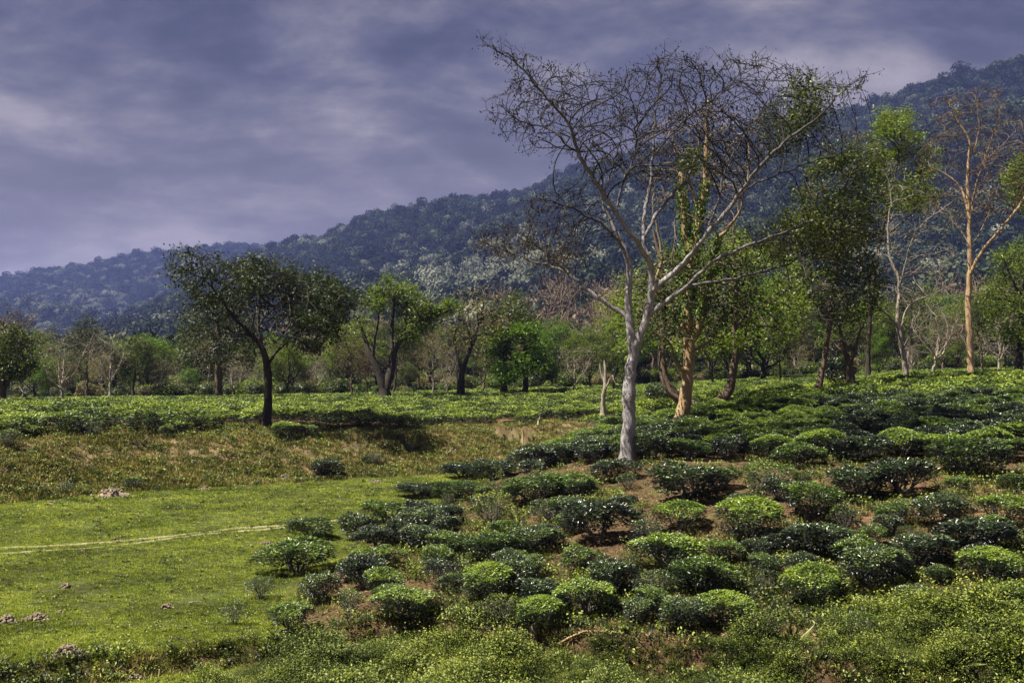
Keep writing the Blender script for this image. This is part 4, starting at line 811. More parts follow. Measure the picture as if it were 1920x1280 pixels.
# the far part of the wood that reads as one mass
wn = np.random.default_rng(77); n = 1500; d = wn.uniform(155, 330, n); px = wn.uniform(-150, 2080, n); x = (px - 960) / F * d; s = wn.uniform(5.5, 8.5, n)
n2 = 900; d2 = wn.uniform(98, 160, n2) ; px2 = wn.uniform(-150, 2080, n2); x2 = (px2 - 960) / F * d2; s2 = wn.uniform(1.0, 2.4, n2) * (1 + (d2 > 125) * .5)
scatter('undergrowth', FINE, np.stack([x2, d2, terrain(x2, d2) + s2 * .05], 1), np.stack([s2 * 1.2, s2 * 1.2, s2], 1), wn.uniform(0, 6.28, n2), wn.choice(4, n2, p=[.3, .3, .2, .2]))
scatter('distant_wood', FAR, np.stack([x, d, terrain(x, d) + s * .25], 1), np.stack([s, s, s * 1.0], 1), wn.uniform(0, 6.28, n), np.where(wn.uniform(0, 1, n) < .35, wn.integers(3, 7, n), wn.integers(0, 3, n)))

# ------------------------------------------------------------------ tea bushes
def tea_proto(seed, n, L, m, flat=.75, young=.6, dens_side=.5, stems=7, hfol=.74):
    """a plucked bush one unit wide and one unit tall: flat leafy table on crooked stems"""
    rng = np.random.default_rng(seed); a = rng.uniform(0, 2 * math.pi, n)
    out = .46 * (1 + .18 * np.sin(a * 2 + seed) + .12 * np.sin(a * 3 + seed * 2) + .07 * np.sin(a * 5 + seed * 3) + .05 * np.sin(a * 9 + seed))
    nt = int(n * flat); rr = np.sqrt(rng.uniform(0, 1, n)); top = np.arange(n) < nt
    r = np.where(top, rr, rng.uniform(.55, 1.02, n)) * out; x = np.cos(a) * r; y = np.sin(a) * r
    ht = .95 - .17 * (r / .46) ** 3 + .20 * fbm(x, y, 3.4, 4, seed) + (.10 * x * math.sin(seed * 1.7) + .10 * y * math.cos(seed * 2.3)); under = ht - hfol * (1 - .55 * (r / .5) ** 2) * 1.0
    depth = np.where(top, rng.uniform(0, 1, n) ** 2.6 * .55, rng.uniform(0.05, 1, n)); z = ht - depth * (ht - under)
    C = np.stack([x, y, z], 1); O = np.stack([x, y, 0 * x], 1) / .46
    D = O * .7 + rng.normal(0, .55, (n, 3)); D[:, 2] = rng.normal(.35, .4, n) * np.where(depth < .2, 1, .2) - np.where(depth > .5, .4, 0)
    Nn = np.array([0, 0, 1]) + O * .5 + rng.normal(0, .5, (n, 3)); V, Fc = leaves(C, D, Nn, L * rng.uniform(.6, 1.3, n), L * .42 * rng.uniform(.8, 1.2, n), .22, .1)
    pt = fbm(x, y, 3.5, 2, seed + 5)
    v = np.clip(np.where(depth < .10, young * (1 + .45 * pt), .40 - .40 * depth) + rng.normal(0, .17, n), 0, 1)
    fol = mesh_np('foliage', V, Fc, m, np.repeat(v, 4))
    Vs = []; Fs = []; off = 0; vs = []
    for i in range(stems):
        b = i / max(stems, 1) * 6.28 + rng.uniform(-.4, .4); q = rng.uniform(.12, .36)
        P = np.array([[math.cos(b) * .03, math.sin(b) * .03, -.15], [math.cos(b) * .06, math.sin(b) * .06, .08], [math.cos(b) * q * .5, math.sin(b) * q * .5, .26], [math.cos(b + .2) * q * .85, math.sin(b + .2) * q * .85, .45], [math.cos(b) * q, math.sin(b) * q, .78]]) + rng.normal(0, .02, (5, 3))
        rad = np.array([.028, .022, .016, .012, .005]); V = tube(P, rad, 4); Vs.append(V); Fs.append(tube_faces(5, 4, off)); off += len(V); vs += [np.repeat(rad, 4)]
        for _ in range(2):
            P2 = np.array([P[2], P[2] + (P[4] - P[2]) * .5 + rng.normal(0, .08, 3), P[4] + rng.normal(0, .10, 3)]); V = tube(P2, np.array([.010, .007, .003]), 3); Vs.append(V); Fs.append(tube_faces(3, 3, off)); off += len(V); vs += [np.full(9, .01)]
    return fol, mesh_np('stems', np.vstack(Vs), np.vstack(Fs), M['stem'], np.concatenate(vs), True)
BP = {'b': [tea_proto(1, 4600, .054, M['tea_bright'], .72, .80), tea_proto(2, 4400, .056, M['tea_bright'], .70, .74, hfol=.85), tea_proto(21, 4200, .056, M['tea_bright'], .74, .78, hfol=.6)],
      'm': [tea_proto(3, 4300, .060, M['tea_bright'], .66, .60), tea_proto(4, 4300, .062, M['tea_bright'], .64, .55, hfol=.85), tea_proto(23, 3600, .064, M['tea_bright'], .60, .58, hfol=.6), tea_proto(24, 4300, .060, M['tea_dark'], .64, .8)],
      'd': [tea_proto(5, 4000, .068, M['tea_dark'], .60, .60), tea_proto(6, 4000, .070, M['tea_dark'], .58, .66, hfol=.85), tea_proto(25, 3600, .070, M['tea_dark'], .6, .55, hfol=.62)],
      's': [tea_proto(7, 1100, .062, M['tea_bright'], .55, .66, stems=9, hfol=.8), tea_proto(8, 1000, .06, M['weed'], .55, .6, stems=8, hfol=.85), tea_proto(27, 1500, .06, M['tea_dark'], .5, .7, stems=9, hfol=.9)]}
bcount = {}; BUSH = []; SM = []
def bush(kind, x, y, w, h, label, group, name='tea_bush', cat='tea bush', z=None, wy=None):
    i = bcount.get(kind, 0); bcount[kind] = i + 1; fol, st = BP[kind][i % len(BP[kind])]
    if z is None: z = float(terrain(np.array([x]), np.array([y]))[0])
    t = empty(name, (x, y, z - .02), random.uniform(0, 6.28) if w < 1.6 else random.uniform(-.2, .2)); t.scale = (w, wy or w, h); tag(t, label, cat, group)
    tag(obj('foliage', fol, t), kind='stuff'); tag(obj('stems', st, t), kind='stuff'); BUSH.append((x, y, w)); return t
GB = 'tea bushes on the near slope'
HB = [  # px of the centre, top row, ground row, width in px, kind, label
 (1155, 864, 908, 88, 'd', 'dark tea bush right at the foot of the white trunk'),
 (1297, 868, 948, 150, 'd', 'wide tall dark glossy tea bush, down right of the white trunk'),
 (1066, 888, 935, 100, 'm', 'tea bush left of the dark one at the white trunk'),
 (1178, 898, 925, 45, 's', 'small light sapling between the dark bush at the trunk and the large-leaved one'),
 (1125, 936, 1025, 135, 'd', 'large-leaved tall dark tea bush below the white trunk'),
 (1205, 945, 1010, 80, 's', 'thin tea bush joined to the right side of the large-leaved one'),
 (1282, 943, 1005, 112, 'b', 'bright flat-topped tea bush below the wide tall dark one'),
 (1412, 944, 1030, 135, 'b', 'bright dome-topped tea bush with black underside, middle of the slope'),
 (1262, 1006, 1092, 140, 'b', 'bright wide tea bush with dark hollow below, over the glossy leaning one'),
 (1322, 1052, 1125, 120, 'm', 'glossy round tea bush overlapping the lower right of the bright wide one'),
 (1090, 1030, 1085, 82, 'm', 'smallish tea bush with bright rim below the large-leaved one'),
 (1103, 1088, 1168, 112, 'b', 'bright tea bush with silvery stems showing underneath'),
 (1232, 1086, 1132, 95, 's', 'sparse light tea bush left below the glossy round one'),
 (1290, 1126, 1192, 112, 'm', 'spreading tea bush on a dark trunk low on the slope'),
 (1368, 1120, 1188, 110, 'b', 'yellow-green tea bush joined to the spreading low one'),
 (1448, 872, 925, 115, 's', 'loose light-leaved tea bush right of the wide tall dark one'),
 (1372, 815, 868, 75, 'd', 'small dark tea bush with a black hollow near the slope top'),
 (1625, 880, 945, 120, 'd', 'left half of the long silvery dark pair of tea bushes'),
 (1702, 858, 940, 125, 'd', 'right half of the long silvery dark pair of tea bushes, taller'),
 (1532, 908, 985, 130, 'm', 'glossy tea bush down left of the long silvery pair'),
 (1776, 930, 1000, 100, 'd', 'round dark tea bush in the bare brown patch at right'),
 (1832, 824, 900, 155, 'm', 'wide pale-topped tea bush above a black shadow near the right border'),
 (1895, 932, 1000, 110, 'b', 'bright tea bush cut by the right border, middle height'),
 (1545, 985, 1056, 132, 'd', 'glossy tea bush right of the bright dome-topped one'),
 (1848, 978, 1050, 130, 'd', 'dark glossy tea bush below the bright one at the right border'),
 (1622, 817, 875, 115, 'd', 'very dark tea bush behind the long silvery pair'),
 (1505, 832, 882, 95, 'm', 'tea bush with black foot between the small hollow one and the very dark one'),
 (1650, 1030, 1118, 140, 'm', 'wide silvery green tea bush right of the yellow-topped one'),
 (1535, 1062, 1150, 125, 'b', 'brilliant yellow-topped tea bush low on the right slope'),
 (1872, 1035, 1105, 110, 'b', 'light-topped tea bush second from the bottom at the right border'),
 (1900, 1100, 1168, 115, 'm', 'lowest tea bush at the right border'),
 (1742, 1004, 1080, 115, 'd', 'dark tea bush left of the dark glossy one at right'),
 (872, 868, 902, 95, 'd', 'low dark tea bush at the knoll edge over the meadow neck'),
 (925, 862, 905, 95, 'd', 'dark tea bush right of the low one at the knoll edge'),
 (1003, 836, 888, 85, 'd', 'almost black tea bush with a gap of meadow showing under it'),
 (790, 908, 938, 105, 'd', 'flat dark tea bush at the knoll edge over the meadow'),
 (850, 906, 948, 110, 'm', 'lighter tea bush behind the long glossy one at the knoll edge'),
 (722, 940, 988, 105, 'm', 'tea bush on clear bare stems at the knoll edge'),
 (812, 950, 996, 120, 'd', 'long glossy dark tea bush right of the one on bare stems'),
 (668, 962, 1018, 72, 'd', 'outermost dark tea bush of the knoll tip over the meadow'),
 (708, 988, 1034, 88, 'd', 'dark tea bush right of the outermost one'),
 (780, 990, 1040, 68, 'm', 'narrow tea bush between the dark tip bush and the wide-topped row'),
 (845, 997, 1052, 92, 'm', 'tea bush with black underside at the left of the wide-topped row'),
 (925, 1000, 1062, 105, 'm', 'tea bush with forked brown stems in the wide-topped row'),
 (1000, 892, 955, 135, 'm', 'spreading tea bush with black hollow, left of the white trunk'),
 (1004, 995, 1046, 112, 'm', 'tea bush at the right end of the wide-topped row'),
 (920, 925, 995, 90, 's', 'thin yellow-green tea bush behind the wide-topped row'),
 (703, 1028, 1076, 98, 'b', 'bright flat tea bush above its smaller twin on the left slope'),
 (715, 1066, 1122, 82, 'b', 'smaller bright tea bush just below the flat one on the left slope'),
 (825, 1054, 1098, 62, 's', 'sparse little tea bush in the dry grass of the left slope'),
 (985, 1040, 1096, 62, 'm', 'narrow tea bush above the big domed one'),
 (912, 1064, 1142, 112, 'b', 'big domed tea bush in the middle of the left slope'),
 (1012, 1090, 1150, 100, 'd', 'glossy coarse-leaved tea bush right of the big domed one'),
 (576, 973, 1016, 95, 'm', 'solitary tea bush standing against the meadow'),
 (548, 1014, 1085, 138, 'm', 'wide black-bottomed tea bush, furthest left of the slope'),
 (540, 1132, 1196, 95, 'b', 'light tea bush above the ditch at lower left'),
 (655, 1116, 1160, 52, 's', 'tiny tea bush with twisted white stem on the left slope'),
 (757, 1138, 1208, 118, 'b', 'tea bush with bare forked stems showing, above the ditch'),
 (938, 1138, 1184, 92, 's', 'thin tea bush left of the yellow-green one over the stump'),
 (1012, 1144, 1204, 100, 'b', 'yellow-green tea bush over the brown stump'),
 (485, 1090, 1130, 58, 's', 'twiggy half-bare bush at the left tip of the slope'),
 (437, 1140, 1178, 42, 's', 'small straggly bush hanging over the meadow edge'),
 (1180, 1040, 1090, 60, 's', 'light straggly bush left of the bright wide one'),
 (1030, 940, 985, 70, 's', 'straggly bush right of the black-hollow one'),
 (1590, 955, 1000, 60, 's', 'weedy bush below the left half of the silvery pair'),
 (1440, 1080, 1125, 60, 's', 'thin weedy bush right of the glossy round tea bush'),
 (1735, 1100, 1160, 90, 's', 'loose light bush below the dark one at lower right'),
 (1620, 1170, 1215, 80, 's', 'weedy bush right below the brilliant yellow-topped one')]
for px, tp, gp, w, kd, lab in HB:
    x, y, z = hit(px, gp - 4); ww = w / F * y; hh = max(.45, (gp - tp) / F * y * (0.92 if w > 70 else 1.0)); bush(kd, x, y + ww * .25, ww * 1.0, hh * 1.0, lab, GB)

# smaller plants between them
fr = np.random.default_rng(8); nf = 0
for _ in range(4000):
    if nf >= 62: break
    px = fr.uniform(560, 1915); py = fr.uniform(885, 1170); lim = np.interp(px, [560, 650, 830, 1000, 1920], [1120, 1030, 935, 900, 885]); lo = np.interp(px, [560, 1000, 1400, 1600, 1920], [1170, 1190, 1180, 1130, 1090])
    if py < lim or py > lo: continue
    x, y, z = hit(px, py); w = fr.uniform(.45, .85)
    if min(math.hypot(x - b[0], y - b[1]) - b[2] * .42 for b in BUSH) < w * .36: continue
    dn = min(((abs(px - q[0]) + abs(py - q[2]) * 1.5, q) for q in HB if len(q[5]) < 200), key=lambda q: q[0])[1]; nf += 1
    SM.append((x, y, z, w, px, py)); BUSH.append((x, y, w))
srt = {}
for x, y, z, w, px, py in sorted(SM, key=lambda q: q[1]):
    dn = min(HB[:56], key=lambda q: abs(px - q[0]) + abs(py - q[2]) * 1.5); side = 'right of' if px > dn[0] else 'left of'; kq = (dn[5], side); srt[kq] = srt.get(kq, 0) + 1
    nm = ' '.join(dn[5].replace(',', '').split()[:8]); nm = nm if not nm.endswith((' the', ' of', ' and', ' with', ' above', ' below', ' right', ' left', ' to', ' at', ' its', ' on')) else nm.rsplit(' ', 1)[0]
    BUSH.pop(0) if 0 else None
    bush(fr.choice(['s', 'm', 'd', 'm']), x, y, w, w * fr.uniform(.6, .85), 'small %sbush just %s the %s' % ('second ' if srt[kq] == 2 else 'third ' if srt[kq] == 3 else '', side, nm), 'small bushes between the big ones')

# the rest of the plantation in staggered rows
br = np.random.default_rng(21); X = []; Y = []
sp = 1.12; rowsy = np.arange(22, 112, .98)
for ri, yy in enumerate(rowsy):
    xs = np.arange(-.56 * yy - 3, .56 * yy + 3, sp) + (ri % 2) * .5 + .2 * math.sin(ri); X.append(xs + br.normal(0, .13, len(xs))); Y.append(np.full(len(xs), yy) + br.normal(0, .13, len(xs)))
X = np.concatenate(X); Y = np.concatenate(Y); sdv, farv = meadow_sd(X, Y)
pxv = X / Y * F + 960; zt = terrain(X, Y); pyv = HOR - (zt - EZ) / Y * F
wid = np.clip(4.6 + (X + 16) * .05, 4.4, 6.5)
keep = np.where(farv > .5, sdv > wid + 1.0 + .9 * fbm(X, Y, .35, 2, 8), sdv > 1.4)
keep &= ~((Y < 33.5 + np.clip((pxv - 1500) * .004, -4, 0)) & (pyv > 868)) & ~((pyv > 832) & (pxv > 1200) & (Y < 40)) | ((pyv < 868) & (pyv > 800) & (pxv > 1050) & keep)
keep &= ~((farv < .5) & (pyv > 872))
keep &= br.uniform(0, 1, len(X)) > .05 + .30 * (fbm(X, Y, .16, 3, 12) > .22) * (Y < 70)
for tx, ty, rad in [(1130, 48, 1.5), (497, 46.5, 2.0), (1325, 44, 1.6), (1275, 37, .8), (1176, 30, .7), (1598, 50.5, .7), (1534, 48, .5), (1699, 52, .5), (1823, 54.5, .6), (722, 76, .8)]:
    keep &= np.hypot(X - (tx - 960) / F * ty, Y - ty) > rad
ha = np.array([(b[0], b[1], b[2]) for b in BUSH])
keep &= (np.hypot(X[:, None] - ha[None, :, 0], Y[:, None] - ha[None, :, 1]) > (.42 + ha[None, :, 2] * .36)).all(1)
X = X[keep]; Y = Y[keep]; zt = zt[keep]; pxv = pxv[keep]; pyv = pyv[keep]; vis = (pxv > -25) & (pxv < 1945)
wv = br.uniform(1.02, 1.42, len(X)); hv = br.uniform(.60, .80, len(X)); dist = np.hypot(X, Y)
cand = np.nonzero(vis)[0]; cand = cand[np.argsort(dist[cand])][:300 - len(HB) - nf]; rank = {}; ORD = ['nearest', 'second nearest', 'third nearest', 'fourth nearest', 'fifth nearest', 'sixth nearest', 'seventh nearest', 'eighth nearest', 'ninth nearest', 'tenth nearest', 'eleventh nearest', 'twelfth nearest', '13th nearest', '14th nearest', '15th nearest', '16th nearest', '17th nearest', '18th nearest', '19th nearest', '20th nearest']
lm = [(n_, x_, y_) for n_, x_, y_ in TREES if y_ < 70]; info = []
for i in cand:
    b = min(lm, key=lambda q: math.hypot(X[i] - q[1], Y[i] - q[2])); dx = X[i] - b[1]; dy = Y[i] - b[2]; D = math.hypot(dx, dy)
    side = ('right of' if dx > 0 else 'left of') if abs(dx) > abs(dy) * 1.2 else ('behind' if dy > 0 else 'in front of')
    if abs(dx) > .5 * abs(dy) and side in ('behind', 'in front of'): side = ('right and ' if dx > 0 else 'left and ') + side
    info.append((D, i, side, b[0]))
tone = ['flat-topped', 'rounded', 'low spreading', 'dense']; solo = set()
for D, i, side, nm in sorted(info):
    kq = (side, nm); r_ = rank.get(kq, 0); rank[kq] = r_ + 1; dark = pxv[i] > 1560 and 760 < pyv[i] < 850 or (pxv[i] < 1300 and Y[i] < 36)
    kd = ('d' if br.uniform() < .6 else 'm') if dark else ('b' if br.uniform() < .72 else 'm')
    lab = '%s tea bush, %s %s the %s' % ({'d': 'dark', 'b': 'bright-topped', 'm': 'green'}[kd], ORD[r_] if r_ < 20 else '%dth nearest' % (r_ + 1), side, nm)
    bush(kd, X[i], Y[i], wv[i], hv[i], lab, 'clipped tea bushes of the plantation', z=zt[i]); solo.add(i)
rest = np.array([i for i in range(len(X)) if i not in solo])
FB = [tea_proto(11, 520, .12, M['tea_far'], .72, .80, stems=4)[0], tea_proto(12, 520, .12, M['tea_far'], .72, .72, stems=4)[0], tea_proto(13, 480, .13, M['tea_far'], .7, .62, stems=4)[0]]
sc = np.stack([wv[rest], wv[rest] * br.uniform(.9, 1.1, len(rest)), hv[rest]], 1)
scatter('tea_plantation', FB, np.stack([X[rest], Y[rest], zt[rest] - .02], 1), sc, br.uniform(0, 6.28, len(rest)), br.integers(0, 3, len(rest)), label='distant rows of clipped tea bushes beyond the single ones', cat='tea bushes')

# shrubs at the bank and beside trees
for px, tp, gp, w, kd, lab in [(612, 862, 898, 50, 'd', 'dark round shrub in the hollow at the bank foot, centre left'), (478, 0, 0, 0, None, None), (537, 793, 822, 56, 'b', 'leafy shrub just right of the broad-crowned tree foot'), (578, 797, 822, 34, 'b', 'smaller shrub on the bank edge, right of the leafy one'),
    (312, 796, 822, 22, 'b', 'tiny upright shrub on the bank edge, left'), (172, 792, 818, 44, 's', 'loose yellow-green shrub on the bank edge at left'), (15, 806, 838, 40, 's', 'straggly shrub at the left border on the bank edge'), (55, 800, 822, 40, 'b', 'low round shrub on the bank edge near the left border'),
    (634, 706, 752, 62, 's', 'light green rounded shrub in the tea field, left of the low-forked tree'), (1572, 668, 742, 62, 'd', 'large dark shrub between the tall dark green and gnarled trees'), (1240, 720, 770, 60, 'd', 'dark shrub at the foot of the twin-trunked tree'),
    (122, 905, 925, 30, 's', 'weed tuft on the bank foot at left'), (250, 895, 918, 34, 's', 'grassy shrub at the bank foot, left of the pink soil'), (770, 830, 850, 30, 's', 'small weed clump on the bank slope, centre'), (700, 850, 872, 34, 's', 'low shrub on the bank slope above the meadow, centre left')]:
    if kd is None: continue
    x, y, z = hit(px, gp - 2); ww = w / F * y * 1.1; bush(kd, x, y, ww, max(.35, (gp - tp) / F * y), lab, 'shrubs on the bank and among the trees', 'shrub', 'shrub')

# ------------------------------------------------------------------ lumps of dug earth, stump, fallen sticks
def clod_heap(px, py, wpx, hpx, label, n=26, seed=0):
    rng = np.random.default_rng(900 + seed + int(px)); x, y, z = hit(px, py); y += wpx / F * y * .3; z = float(terrain(np.array([x]), np.array([y]))[0]); w = wpx / F * y; h = hpx / F * y * 1.1
    Vs = []; Fs = []; off = 0
    nr, nc = 5, 14; a = np.arange(nc) / nc * 2 * math.pi
    for i in range(nr):
        q = 1 - i / (nr - 1); rr = w / 2 * q * (1 + .25 * np.sin(a * 3 + px) + rng.normal(0, .12, nc)); Vs.append(np.stack([np.cos(a) * rr, np.sin(a) * rr * .8, -.03 - .25 * (i == 0) + (1 - q ** 1.6) * h * .8 + rng.normal(0, .06 * h, nc)], 1))
    V = np.vstack(Vs); F0 = tube_faces(nr, nc, 0); mound = V; Vs = []; 
    for i in range(n):
        s = rng.uniform(.06, .20) * h * 1.2 + .010; a1 = rng.uniform(0, 6.28); r1 = rng.uniform(0, .62) * w * (1 if i % 3 else .95); c = np.array([math.cos(a1) * r1, math.sin(a1) * r1 * .8, max(0, (1 - (r1 / (w / 2)) ** 1.6)) * h * .8 + s * .2])
        P = np.array([[0, 0, -s * .7], [0, 0, -s * .3], [0, 0, s * .3], [0, 0, s * .7]]); t = tube(P, np.array([s * .4, s, s * .85, s * .25]), 6) + rng.normal(0, s * .16, (24, 3)); Rm = np.array(Vector(rng.normal(0, 1, 3)).to_track_quat('Z', 'Y').to_matrix())
        Vs.append(t @ Rm.T + c); Fs.append(tube_faces(4, 6, off)); off += 24
    t = empty('earth_heap', (x, y, z)); tag(t, label, 'earth heap', 'heaps of dry earth on the meadow'); obj('mound', mesh_np('mound', mound, F0, M['clod'], None, False), t); tag(obj('clods', mesh_np('clods', np.vstack(Vs), np.vstack(Fs), M['clod']), t), kind='stuff')
for q in [(202, 932, 66, 17, 'pinkish earth heap against the foot of the far bank, largest one'), (118, 1238, 64, 24, 'brown cloddy earth heap near the bottom left corner'), (120, 1104, 24, 10, 'small crumbly heap alone on the left meadow'), (311, 1143, 24, 10, 'small pale heap in the middle of the near meadow'),
          (62, 1164, 44, 14, 'scattered earth heap on the left, right of the one cut by the border'), (8, 1170, 34, 18, 'earth heap cut by the left border'), (534, 903, 30, 10, 'grey earth heap at the bank foot left of the dark round shrub'), (215, 1014, 18, 6, 'tiny heap beside the double dirt track'),
          (92, 945, 22, 5, 'flat pale heap at the bank foot, left of the largest one'), (848, 852, 22, 12, 'pinkish boulder-like heap on the bank slope, centre'), (705, 905, 26, 5, 'flat heap on the far meadow near the neck'), (245, 1278, 46, 10, 'earth heap on the bottom picture edge, left'),
          (500, 1022, 26, 6, 'flat pale heap just left of the solitary bush'), (380, 918, 34, 5, 'low pale rubble strip under the bank'), (110, 1150, 14, 5, 'crumb of pale earth right of the scattered heap'), (155, 1035, 10, 4, 'little clod below the dirt track')]:
    clod_heap(*q[:3], q[3] * .8, q[4], 60 if q[2] > 25 else 24)
def stick(name, pts, r, m, label, cat):
    P = []
    for px, py, up in pts:
        x, y, z = hit(px, py); P.append((x, y, z + up))
    P = np.array(P); o = P[0].copy(); V = tube(P - o, np.linspace(r, r * .4, len(P)), 7); me = mesh_np(name, V, tube_faces(len(P), 7, 0), m, np.full(len(V), .1), True); tag(obj(name, me, None, tuple(o)), label, cat)
stick('fallen_stick', [(1040, 1220, .05), (1065, 1214, .12), (1095, 1207, .10), (1150, 1200, .06), (1175, 1197, .05)], .022, M['bark_ochre'], 'fallen pale stick lying along the top of the ditch weeds', 'stick')
stick('tree_stump', [(1001, 1228, -.1), (1001, 1226, .12), (1000, 1224, .28), (999, 1224, .34)], .10, M['bark_brown'], 'short brown stump under the yellow-green tea bush', 'stump')
stick('fallen_stick', [(355, 1132, .02), (365, 1131, .03), (378, 1130, .02)], .015, M['bark_pale'], 'thin white stick lying on the meadow right of the small pale heap', 'stick')
stick('dead_branch', [(1007, 803, 0), (1009, 796, .12), (1013, 789, .30), (1017, 786, .38)], .06, M['bark_pale'], 'pale dead branch sticking up at the tea edge above the bank', 'branch')

# ------------------------------------------------------------------ ground cover nobody could count
def tuft_proto(name, seed, n, h, w, spread, m, bend=.5):
    rng = np.random.default_rng(seed); a = rng.uniform(0, 6.28, n); r = spread * np.sqrt(rng.uniform(0, 1, n)); C = np.stack([np.cos(a) * r, np.sin(a) * r, 0 * a - .01], 1)
    D = np.stack([np.cos(a) * bend, np.sin(a) * bend, 1 + 0 * a], 1) + rng.normal(0, .35, (n, 3)); Nn = np.stack([np.cos(a), np.sin(a), .2 + 0 * a], 1) + rng.normal(0, .4, (n, 3))
    V, Fc = leaves(C, D, Nn, h * rng.uniform(.5, 1.2, n), w, .1, .25); return mesh_np(name, V, Fc, m, np.repeat(np.clip(rng.normal(.5, .2, n), 0, 1), 4))
def weed_proto(name, seed, n, h, L, m, spread=.16, stalk=True):
    rng = np.random.default_rng(seed); a = rng.uniform(0, 6.28, n); z = h * rng.uniform(.1, 1, n) ** .8; r = spread * np.sqrt(rng.uniform(.02, 1, n)) * (.5 + .5 * z / h); C = np.stack([np.cos(a) * r, np.sin(a) * r, z], 1)
    D = np.stack([np.cos(a), np.sin(a), .2 + 0 * a], 1) + rng.normal(0, .5, (n, 3)); Nn = np.array([0, 0, 1]) + rng.normal(0, .45, (n, 3)); V, Fc = leaves(C, D, Nn, L * rng.uniform(.5, 1.3, n), L * .55, .2, .15)
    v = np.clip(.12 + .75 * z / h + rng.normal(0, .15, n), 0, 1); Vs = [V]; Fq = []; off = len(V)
    for i in range(5):
        b = rng.uniform(0, 6.28); P = np.array([[0, 0, -.03], [math.cos(b) * spread * .3, math.sin(b) * spread * .3, h * .5], [math.cos(b) * spread * .8, math.sin(b) * spread * .8, h * .95]]); t = tube(P, np.array([.005, .004, .002]), 3); Vs.append(t); Fq.append(tube_faces(3, 3, off)); off += len(t)
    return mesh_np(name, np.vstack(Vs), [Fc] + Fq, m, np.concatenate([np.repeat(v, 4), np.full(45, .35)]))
gr = np.random.default_rng(99)
def screen_pts(n, dlo, dhi, pw=1.0):
    """points spread so that their density falls off with distance as the eye needs"""
    u = gr.uniform(0, 1, n); d = 1 / (1 / dlo ** pw + (1 / dhi ** pw - 1 / dlo ** pw) * u) ** (1 / pw); px = gr.uniform(-120, 2040, n); x = (px - 960) / F * d; return x, d
# meadow grass
x, y = screen_pts(260000, 11.5, 60); z, me, ba, fc = terrain(x, y, True); k1 = (me > .5) & (gr.uniform(0, 1, len(x)) < .75 + .6 * fbm(x, y, .7, 3, 40) + .9 * fbm(x, y, 3.0, 2, 46))
TG = [tuft_proto('grass_tuft', s, 16, .050, .009, .075, M['grass'], .9) for s in (1, 2)] + [tuft_proto('grass_tuft', 3, 16, .07, .010, .06, M['grass'], .6), weed_proto('meadow_weed', 33, 14, .05, .05, M['weed'], .07)]
s = gr.uniform(.6, 1.3, len(x)) * np.clip(y / 24, .8, 1.7); scatter('meadow_grass', TG, np.stack([x, y, z], 1)[k1], np.stack([s, s, s * .8], 1)[k1], gr.uniform(0, 6.28, k1.sum()), gr.choice(4, k1.sum(), p=[.44, .44, .09, .03]))
# dry grass and weeds of the far bank
x, y = screen_pts(150000, 30, 62, .3); z, me, ba, fc = terrain(x, y, True); sdv, fv = meadow_sd(x, y); k1 = (fv > .5) & (me < .985) & (sdv < 8.5) & (gr.uniform(0, 1, len(x)) < np.maximum(.42, .66 + 1.3 * fbm(x, y, .45, 4, 41) + .5 * (me > .4)))
TD = [tuft_proto('dry_tuft', s, 16, .13, .020, .10, M['drygrass'], .7) for s in (5, 6)] + [weed_proto('bank_weed', 7, 26, .16, .07, M['weed'], .14)]
s = gr.uniform(.6, 1.5, len(x)); scatter('bank_grass', TD, np.stack([x, y, z], 1)[k1], s[k1], gr.uniform(0, 6.28, k1.sum()), gr.choice(3, k1.sum(), p=[.46, .44, .10]))
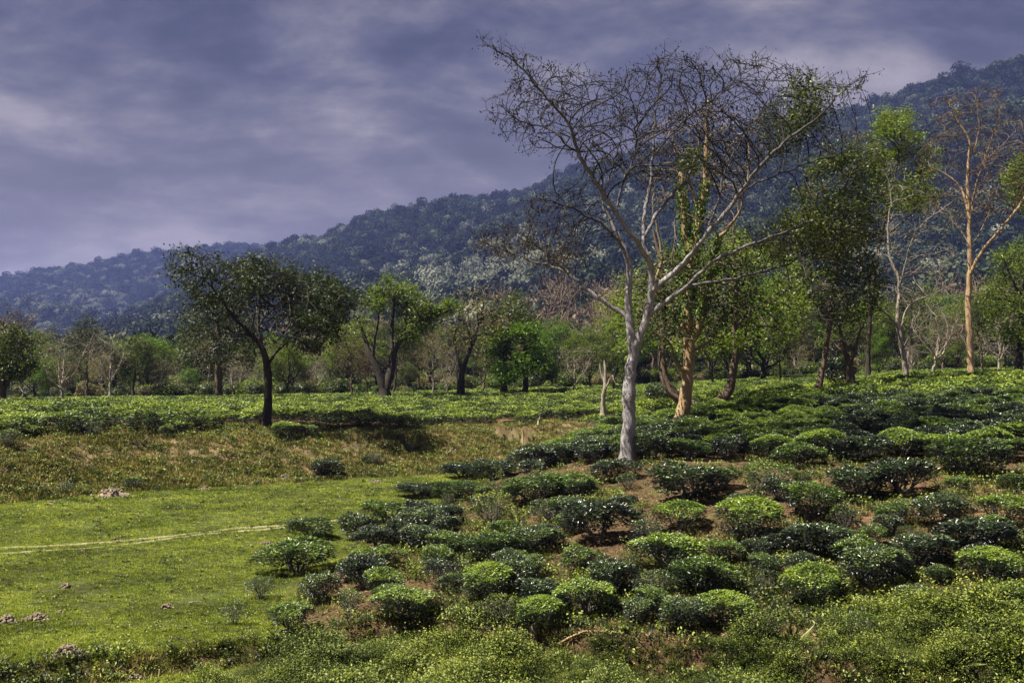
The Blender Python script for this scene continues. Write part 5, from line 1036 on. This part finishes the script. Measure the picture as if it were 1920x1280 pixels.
# knoll: sparse weeds, grass and litter
x, y = screen_pts(95000, 12.5, 42); z, me, ba, fc = terrain(x, y, True); sdv, fv = meadow_sd(x, y); kn = (me < .6) & ((fv < .5) | (y < 30)) & ~((x < -6) & (y < 15.6))
TK = [tuft_proto('slope_tuft', s, 14, .09, .012, .08, M['drygrass'], .7) for s in (8, 9)] + [weed_proto('slope_weed', 10, 22, .12, .045, M['weed'], .11), weed_proto('slope_weed', 11, 30, .20, .055, M['weed'], .14)]
dens = .30 + 1.2 * fbm(x, y, .55, 3, 43); k1 = kn & (gr.uniform(0, 1, len(x)) < dens) | (fc > .12) & (gr.uniform(0, 1, len(x)) < .38); s = gr.uniform(.5, 1.3, len(x))
scatter('slope_weeds', TK, np.stack([x, y, z], 1)[k1], s[k1], gr.uniform(0, 6.28, k1.sum()), gr.choice(4, k1.sum(), p=[.3, .25, .30, .15]))
x, y = screen_pts(70000, 12.5, 40); z, me, ba, fc = terrain(x, y, True); sdv, fv = meadow_sd(x, y); k1 = (me < .5) & (fv < .5); x = x[k1]; y = y[k1]; z = z[k1]; n = len(x)
V, Fc = leaves(np.stack([x, y, z + .012], 1), gr.normal(0, 1, (n, 3)) * np.array([1, 1, .25]), np.array([0, 0, 1]) + gr.normal(0, .5, (n, 3)), .07 * gr.uniform(.6, 1.4, n), .032, .2, .1)
tag(obj('leaf_litter', mesh_np('leaf_litter', V, Fc, M['litter'], np.repeat(np.clip(gr.normal(.5, .25, n), 0, 1), 4))), kind='stuff')
# dense weeds of the ditch and the bottom right corner
x, y = screen_pts(110000, 11.0, 17.5, .5); z, me, ba, fc = terrain(x, y, True); px = x / y * F + 960; py = HOR - (z - EZ) / y * F
line = np.interp(px, [350, 500, 700, 1000, 1200, 1400, 1600, 1750, 1920], [1300, 1240, 1215, 1210, 1205, 1200, 1175, 1160, 1150]); k1 = (py > line + 14 * fbm(x, y, 1.5, 2, 60)) & (px > 380) & (gr.uniform(0, 1, len(x)) < .85 + 1.9 * fbm(x, y, .9, 3, 44) - .2 * (px < 1000))
TW = [weed_proto('ditch_weed', 12, 70, .28, .036, M['weed'], .16), weed_proto('ditch_weed', 13, 80, .46, .040, M['weed'], .17), weed_proto('ditch_weed', 14, 80, .20, .028, M['weed'], .20), tuft_proto('fern', 15, 20, .34, .05, .05, M['weed'], 1.0)]
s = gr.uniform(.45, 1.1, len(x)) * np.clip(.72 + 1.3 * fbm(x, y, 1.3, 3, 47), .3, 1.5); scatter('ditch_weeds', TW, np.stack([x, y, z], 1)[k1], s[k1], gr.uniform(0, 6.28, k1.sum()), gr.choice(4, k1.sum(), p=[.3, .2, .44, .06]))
